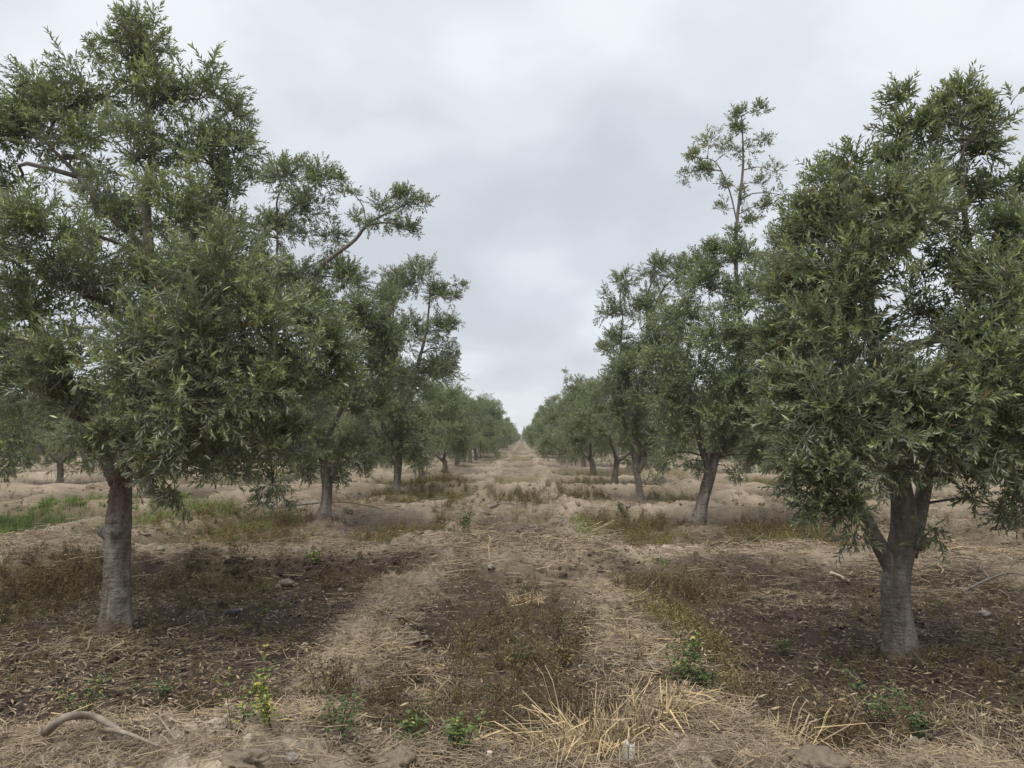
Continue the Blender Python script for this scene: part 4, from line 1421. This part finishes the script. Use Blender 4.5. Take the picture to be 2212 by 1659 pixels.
def straw_tuft(u, v, n, hgt, rad, w, label, t0=.6, t1=1.0, flop=.5, seed=0, name='straw_tuft'):
    r_ = np.random.default_rng(900 + seed)
    c = on_ground(u, v)
    b = Buf()
    for i in range(n):
        a = r_.uniform(0, 6.28)
        rr = rad * math.sqrt(r_.random())
        px, py = math.cos(a) * rr * 1.5, math.sin(a) * rr * .7
        p0 = np.array([px, py, gz(c[0] + px, c[1] + py) - c[2] - .01])
        h2 = r_.uniform(0, 6.28)
        out = np.array([math.cos(h2), math.sin(h2), 0]) * .7 + np.array([math.cos(a), math.sin(a) * .7, 0]) * .4
        hh = hgt * r_.uniform(.45, 1.1) * (1.15 - .5 * rr / max(rad, .01))
        p1 = p0 + np.array([0, 0, hh * r_.uniform(.3, .6)]) + out * hh * r_.uniform(.1, .75)
        if r_.random() < flop:            # broken stalk
            p2 = p1 + out * hh * r_.uniform(.3, .8) + np.array([0, 0, hh * r_.uniform(-.3, .2)]) + r_.normal(size=3) * .02
            p3 = p2 + out * hh * r_.uniform(.1, .4) + np.array([0, 0, -hh * r_.uniform(.0, .3)])
        else:
            p2 = p1 + out * hh * .12 + np.array([0, 0, hh * .3])
            p3 = p2 + out * hh * .15 + np.array([0, 0, hh * .15])
        for q in (p1, p2, p3):
            q[2] = max(q[2], .015)
        bl, t = strip_blade([p0, p1, p2, p3], w * r_.uniform(.6, 1.3), unit(np.cross(out, [0, 0, 1.]) + r_.normal(size=3) * .3), .35)
        b.add(bl, t, r_.uniform(t0, t1), 0)
    return thing_mesh(name, b.mesh(name, [STRAW]), c, label, 'straw', 'tufts of dry straw')


straw_tuft(1300, 1640, 640, .42, .25, .0080, 'big golden tuft of broken straw at the front, right of centre', .5, 1, .8, 1)
straw_tuft(1690, 1620, 80, .36, .11, .0075, 'pale bundle of bent broken stalks right of the golden tuft', .6, 1, .6, 2)
straw_tuft(1135, 1302, 120, .16, .13, .0055, 'small bright straw tuft in the strip between the rows', .72, 1, .7, 3)
straw_tuft(885, 1440, 120, .10, .18, .0050, 'flattened yellow straw on the crest left of the strip', .6, .95, .9, 4)
straw_tuft(2175, 1600, 60, .30, .16, .0055, 'grey thin stalks standing at the lower right corner', .3, .65, .3, 5)
straw_tuft(2040, 1545, 26, .24, .12, .0050, 'few long pale stalks arching below the right trunk', .5, .85, .5, 6)
straw_tuft(185, 1395, 90, .13, .20, .0048, 'withered straw clump at the foot of the left trunk', .4, .85, .8, 7)
straw_tuft(1400, 1500, 150, .10, .26, .0055, 'grey straw heaped along the right-hand crest', .35, .8, .9, 8)
straw_tuft(160, 1205, 70, .16, .25, .0055, 'grey dry grass clump on the bank left of the near trunk', .25, .6, .6, 9)
straw_tuft(1660, 1275, 80, .16, .25, .0060, 'dry grass clump on the dark bank between the right trees', .4, .8, .8, 10)
straw_tuft(1150, 1330, 60, .10, .20, .0050, 'thin dry grass just below the bright straw tuft', .45, .8, .9, 11)


def leafy_plant(u, v, hgt, stems, lsz, label, t0=.15, t1=.7, yellow=.08, seed=0, splay=.5):
    """a broad-leaved weed: stem things with leaves in threes"""
    r_ = np.random.default_rng(700 + seed)
    c = on_ground(u, v)
    hgt, lsz = hgt * 1.25, lsz * 1.25
    root = bpy.data.objects.new('leafy_weed', None)
    COL.objects.link(root)
    root.location = c
    tag(root, label, 'weed', 'green leafy weeds in the foreground')
    sb, lb = Buf(), Buf()
    for i in range(stems):
        a = r_.uniform(0, 6.28)
        out = np.array([math.cos(a), math.sin(a), 0])
        hh = hgt * r_.uniform(.6, 1.1)
        p0 = out * .01 - np.array([0, 0, .01])
        p1 = p0 + out * hh * splay * .4 + np.array([0, 0, hh * .55])
        p2 = p1 + out * hh * splay * .4 + np.array([0, 0, hh * .45])
        vv, tt = tube([p0, p1, p2], [.0026, .002, .0012], 4, 6)
        sb.add(vv, tt, .2, 0)
        path = catmull([p0, p1, p2], 12)
        for k in range(3, 12):
            for m in range(2):
                p = path[k]
                d = unit(r_.normal(size=3) * np.array([1, 1, .5]) + np.array([0, 0, .3]))
                q = p + d * lsz * r_.uniform(.6, 1.4)
                for da in (-.8, 0, .8):
                    ca, sa = math.cos(da), math.sin(da)
                    d2 = unit(np.array([d[0] * ca - d[1] * sa, d[0] * sa + d[1] * ca, d[2] - .1]))
                    nn = unit(np.array([0, 0, 1.]) + r_.normal(size=3) * .35)
                    nn = unit(nn - d2 * nn.dot(d2))
                    ln = lsz * r_.uniform(.7, 1.2)
                    tint = r_.uniform(.9, 1.0) if r_.random() < yellow else r_.uniform(t0, t1)
                    lb.add(leaf_quad(q, d2, nn, ln, ln * .52, .12), LEAF_T, tint, 0)
    obj('stems', sb.mesh('stems', [DRYWEED]), root)
    obj('foliage', lb.mesh('foliage', [GREENW]), root)
    return root


leafy_plant(175, 1565, .23, 6, .020, 'green leafy weed with a few yellow leaves, leftmost in the foreground', .1, .6, .10, 1)
leafy_plant(505, 1600, .26, 5, .020, 'upright green weed with yellowing leaves above the straw heap', .1, .6, .22, 2)
leafy_plant(590, 1590, .16, 5, .018, 'low weed full of yellow leaves beside the upright green weed', .3, .8, .5, 3)
leafy_plant(725, 1605, .17, 6, .018, 'fine feathery green weed right of the yellow-leaved weed', .1, .45, .04, 4)
leafy_plant(1130, 1448, .15, 6, .018, 'grey-green bushy weed in the middle of the bare strip', .05, .35, .0, 5)
leafy_plant(1470, 1480, .20, 7, .022, 'leafy green weed with yellow flecks below the brown thicket', .15, .7, .10, 6)
leafy_plant(1520, 1500, .12, 5, .020, 'small dark green weed at the right edge of the brown thicket', .05, .4, .02, 7)
leafy_plant(1900, 1575, .27, 7, .020, 'tall grey-green weed below the right trunk', .1, .5, .02, 8, .6)
leafy_plant(1985, 1600, .14, 6, .020, 'low green weed right of the tall grey-green weed', .05, .4, .02, 9)
leafy_plant(1695, 1425, .14, 5, .016, 'pale green weed on bare dark soil left of the right trunk', .05, .4, .02, 10)
leafy_plant(355, 1510, .12, 5, .018, 'small green weed on dark clods below the left trunk', .1, .4, .02, 11)
leafy_plant(880, 1615, .14, 5, .020, 'green weed left of centre among dry stems at the front', .15, .6, .06, 12)
leafy_plant(1000, 1620, .12, 4, .022, 'bright green seedling in dry stems near the golden tuft', .3, .75, .05, 13)
leafy_plant(680, 1165 + 55, .12, 5, .03, 'yellow-green plant on the bank between the left trees', .5, .9, .2, 14)
leafy_plant(1350, 1118, .22, 8, .03, 'dark grey-green shrub on the bank below the forked trunk', .0, .25, .0, 15)
leafy_plant(1000, 1150, .25, 7, .03, 'green weed on the crest right of the second left tree', .1, .5, .0, 16)


def stone(u, v, size, label, mat=None, seed=0, name='stone', cat='stone', squash=.65, group='stones on the ground', amp=.28):
    vv, tt = ico(4 if amp > .3 else 3, 400 + seed, squash, amp)
    c = on_ground(u, v)
    me = make_mesh(name, vv * size, tt, {'tint': np.full(len(vv), .62)}, [mat or STONE], smooth=True)
    o = thing_mesh(name, me, (c[0], c[1], c[2] + size * squash * .02), label, cat, group)
    o.rotation_euler = (0, 0, seed * 1.3)
    return o


for i, a in enumerate([(630, 1640, .036, 'grey stone at the bottom edge right of the straw heap', STONE), (925, 1560, .030, 'rounded grey stone among dry stems at the front', STONE),
                       (764, 1560, .022, 'small grey stone left of the rounded stone', STONE), (1411, 1438, .042, 'pale stone on the crest beside the brown thicket', STONE_P),
                       (736, 1276, .040, 'rounded pale stone on the dark bank right of the near left trunk', STONE_P), (1297, 1368, .035, 'pale lump half buried in straw above the right-hand crest', STONE_P),
                       (1061, 1226, .05, 'light stone in the strip before the first cross bank', STONE_P), (938, 1224, .05, 'light stone left of the strip on the first cross bank', STONE_P),
                       (1208, 1262, .04, 'small light stone right of the strip on the first cross bank', STONE_P), (347, 1190, .055, 'oblong pale stone on the bank right of the near left trunk', STONE_P),
                       (444, 1240, .03, 'small white stone on the edge of the dark bank', STONE_P), (2128, 1328, .055, 'pale oval stone right of the right trunk', STONE_P),
                       (1576, 1402, .018, 'tiny pale stone on bare soil left of the right trunk', STONE_P), (540, 1212, .05, 'pale flat stone on the bank before the second left tree', STONE_P)]):
    stone(a[0], a[1], a[2], a[3], a[4], i)
for i, a in enumerate([(525, 1648, .085, 'big crumbly soil lump at the bottom edge left of centre'), (855, 1655, .12, 'broad sandy soil lump at the bottom edge near the centre'), (1985, 1618, .085, 'pale cracked soil lump at the lower right, left one'),
                       (2110, 1612, .10, 'pale cracked soil lump at the lower right, right one'), (1760, 1655, .11, 'rounded dusty soil lump at the bottom edge right of centre'), (505, 1206, .12, 'pale crusted clod on the bank behind the near left tree'),
                       (900, 1385, .09, 'pale clod on the crest left of the strip, upper'), (860, 1440, .08, 'pale clod on the crest left of the strip, lower'), (760, 1490, .10, 'flat pale clod at the foot of the left-hand crest'), (620, 1262, .10, 'dark clod pile on the bank behind the near left basin')]):
    stone(a[0], a[1], a[2], a[3], SOIL, 30 + i, 'soil_clod', 'soil clod', .45, 'large soil clods', .95)


def stick(pts_uv, r0, r1, label, mat=None, lift=.02, forks=(), seed=0, cat='branch', name='fallen_branch'):
    c = on_ground(*pts_uv[0][:2])
    pts = []
    for k in pts_uv:
        p = on_ground(k[0], k[1])
        p[2] += r0 + (k[2] if len(k) > 2 else lift)
        pts.append(p - c)
    vv, tt = tube(pts, [r0, (r0 + r1) / 2, r1], 9, max(10, 5 * len(pts)), .14, seed)
    b = Buf()
    b.add(vv, tt, .5, 0)
    for f in forks:
        q = []
        for k in f:
            p = on_ground(k[0], k[1])
            p[2] += r1 + (k[2] if len(k) > 2 else lift)
            q.append(p - c)
        vv, tt = tube(q, [r1 * 1.1, r1 * .5], 7, 10, .1, seed + 1)
        b.add(vv, tt, .5, 0)
    return thing_mesh(name, b.mesh(name, [mat or DRYWOOD], True), c, label, cat, 'dead wood on the ground')


stick([(95, 1622, .06), (140, 1612, .10), (200, 1612, .105), (262, 1622, .06)], .020, .012, 'thick curved bare branch lying on the straw heap', None)
stick([(225, 1622, .08), (270, 1636, .09), (340, 1650, .06)], .011, .006, 'thin bare branch sloping down the straw heap', None, seed=1)
stick([(300, 1600, .02), (332, 1576, .06), (380, 1612, .02)], .006, .004, 'bent pale stalk folded over behind the straw heap', None, seed=2)
stick([(2080, 1285, .02), (2140, 1270, .08), (2190, 1262, .10), (2240, 1268, .05)], .014, .006, 'dark twisted brushwood right of the right trunk', LIMB, forks=[((2140, 1270, .08), (2120, 1255, .14), (2100, 1248, .20)), ((2170, 1265, .09), (2200, 1245, .18), (2215, 1240, .2)), ((2120, 1275, .05), (2160, 1285, .03), (2200, 1290, .02))], seed=3)
stick([(1975, 1288, .03), (2060, 1285, .04), (2130, 1278, .05)], .007, .004, 'long straight stick lying right of the right trunk', LIMB, seed=4)
stick([(1795, 1246, .02), (1815, 1255, .03), (1835, 1264, .02)], .020, .016, 'short pale weathered log on the bank between the right trees', CUTWOOD, seed=5)
stick([(820, 1495, .05), (860, 1494, .09), (940, 1496, .10), (980, 1500, .06)], .006, .004, 'pale dry twig spanning the strip among dark stems', STRAW, forks=[((940, 1496, .1), (965, 1520, .05), (985, 1545, .02))], seed=6)
stick([(1060, 1100, .02), (1090, 1094, .05), (1130, 1098, .02)], .02, .01, 'dark dead branch lying across the strip', LIMB, seed=7)
stick([(580, 1105, .03), (720, 1098, .10), (800, 1104, .08), (830, 1110, .03)], .015, .006, 'pile of brown prunings at the third left tree, low branch', LIMB, forks=[((720, 1098, .1), (790, 1085, .2), (840, 1075, .2)), ((700, 1100, .1), (760, 1110, .06), (810, 1118, .03))], seed=8)
stick([(1390, 1290, .02), (1415, 1268, .06), (1440, 1250, .10)], .008, .004, 'slim leaning stick right of the bright straw tuft', DRYWOOD, seed=9)
stick([(865, 1500, .03), (900, 1530, .03), (925, 1548, .02)], .009, .005, 'dark stick lying on the slope left of the strip', LIMB, seed=10)

# cut stub standing at the bottom edge
c = on_ground(1057, 1656) + np.array([0, 0, .015])
vv, tt = tube([(0, 0, -.03), (0, 0, .02), (.002, 0, .05)], [.014, .013, .0125], 12, 8, .1, 3)
thing_mesh('cut_stub', make_mesh('cut_stub', vv, tt, None, [CUTWOOD], smooth=False), c, 'short pale cut stub standing at the bottom edge near the centre', 'stub')

# scrap of crumpled paper
pm, pt, pb = new_mat('grey_paper')
pb.inputs['Base Color'].default_value = (.55, .53, .48, 1)
pb.inputs['Roughness'].default_value = .6
c = on_ground(1355, 1652) + np.array([0, 0, .02])
g = np.linspace(0, 1, 9)
px, py = np.meshgrid(g, g)
zz = .075 * py + .022 * (fbm(px * 4, py * 4, 555, 3) - .5) * 2
pv = np.stack([(px - .5) * (.075 - .03 * py) + .012 * py, .02 * np.sin(px * 5) + .015 * py, zz], 2).reshape(-1, 3)
ii = np.arange(81).reshape(9, 9)
pq = np.stack([ii[:-1, :-1], ii[:-1, 1:], ii[1:, 1:], ii[1:, :-1]], 2).reshape(-1, 4)
po = thing_mesh('paper_scrap', make_mesh('paper_scrap', pv, None, None, [pm], quads=pq, smooth=True), (c[0], c[1], c[2]), 'crumpled pale scrap of paper at the bottom edge below the golden tuft', 'litter')
sm = po.modifiers.new('thickness', 'SOLIDIFY')
sm.thickness = .0015

# discarded bottle on the dark soil
c = on_ground(504, 1328)
root = bpy.data.objects.new('bottle', None)
COL.objects.link(root)
root.location = (c[0], c[1], c[2] + .024)
root.rotation_euler = (0, R(82), R(25))
tag(root, 'small grey bottle lying on dark soil right of the near left trunk', 'bottle')
gm_, gt, gb = new_mat('dusty_plastic')
gb.inputs['Base Color'].default_value = (.07, .07, .075, 1)
gb.inputs['Roughness'].default_value = .35
wm_, wt_, wb = new_mat('pale_cap')
wb.inputs['Base Color'].default_value = (.30, .29, .28, 1)


def lathe(prof, sides=16):
    v, t = [], []
    for z, r in prof:
        v += [(r * math.cos(2 * math.pi * i / sides), r * math.sin(2 * math.pi * i / sides), z) for i in range(sides)]
    for k in range(len(prof) - 1):
        for i in range(sides):
            a, b2 = k * sides + i, k * sides + (i + 1) % sides
            t += [(a, b2, b2 + sides), (a, b2 + sides, a + sides)]
    return np.array(v), np.array(t)


vv, tt = lathe([(-.075, .0005), (-.075, .024), (-.07, .027), (.035, .027), (.055, .014), (.062, .012), (.064, .0005)])
obj('body', make_mesh('bottle_body', vv, tt, None, [gm_], smooth=False), root)
vv, tt = lathe([(.0635, .0005), (.0635, .0145), (.08, .0145), (.081, .0005)])
obj('cap', make_mesh('bottle_cap', vv, tt, None, [wm_], smooth=False), root)


# ------------------------------------------------------------------ thin air between the viewer and the far rows
hm = bpy.data.materials.new('haze')
hm.use_nodes = True
hm.node_tree.nodes.clear()
hv = nd(hm.node_tree, 'ShaderNodeVolumePrincipled')
hv.inputs['Color'].default_value = (.86, .90, .95, 1)
hv.inputs['Density'].default_value = .0006
hv.inputs['Anisotropy'].default_value = .2
ho = nd(hm.node_tree, 'ShaderNodeOutputMaterial')
hm.node_tree.links.new(hv.outputs[0], ho.inputs['Volume'])
x0, x1, y0, y1, z0, z1 = -2100, 2100, -200, 3300, -1.5, 9.0
hvv = np.array([[x, y, z] for z in (z0, z1) for y in (y0, y1) for x in (x0, x1)])
hq = np.array([[0, 2, 3, 1], [4, 5, 7, 6], [0, 1, 5, 4], [2, 6, 7, 3], [0, 4, 6, 2], [1, 3, 7, 5]])
tag(obj('haze', make_mesh('haze', hvv, None, None, [hm], quads=hq)), 'thin pale haze over the far end of the orchard rows', 'haze', None, 'stuff')
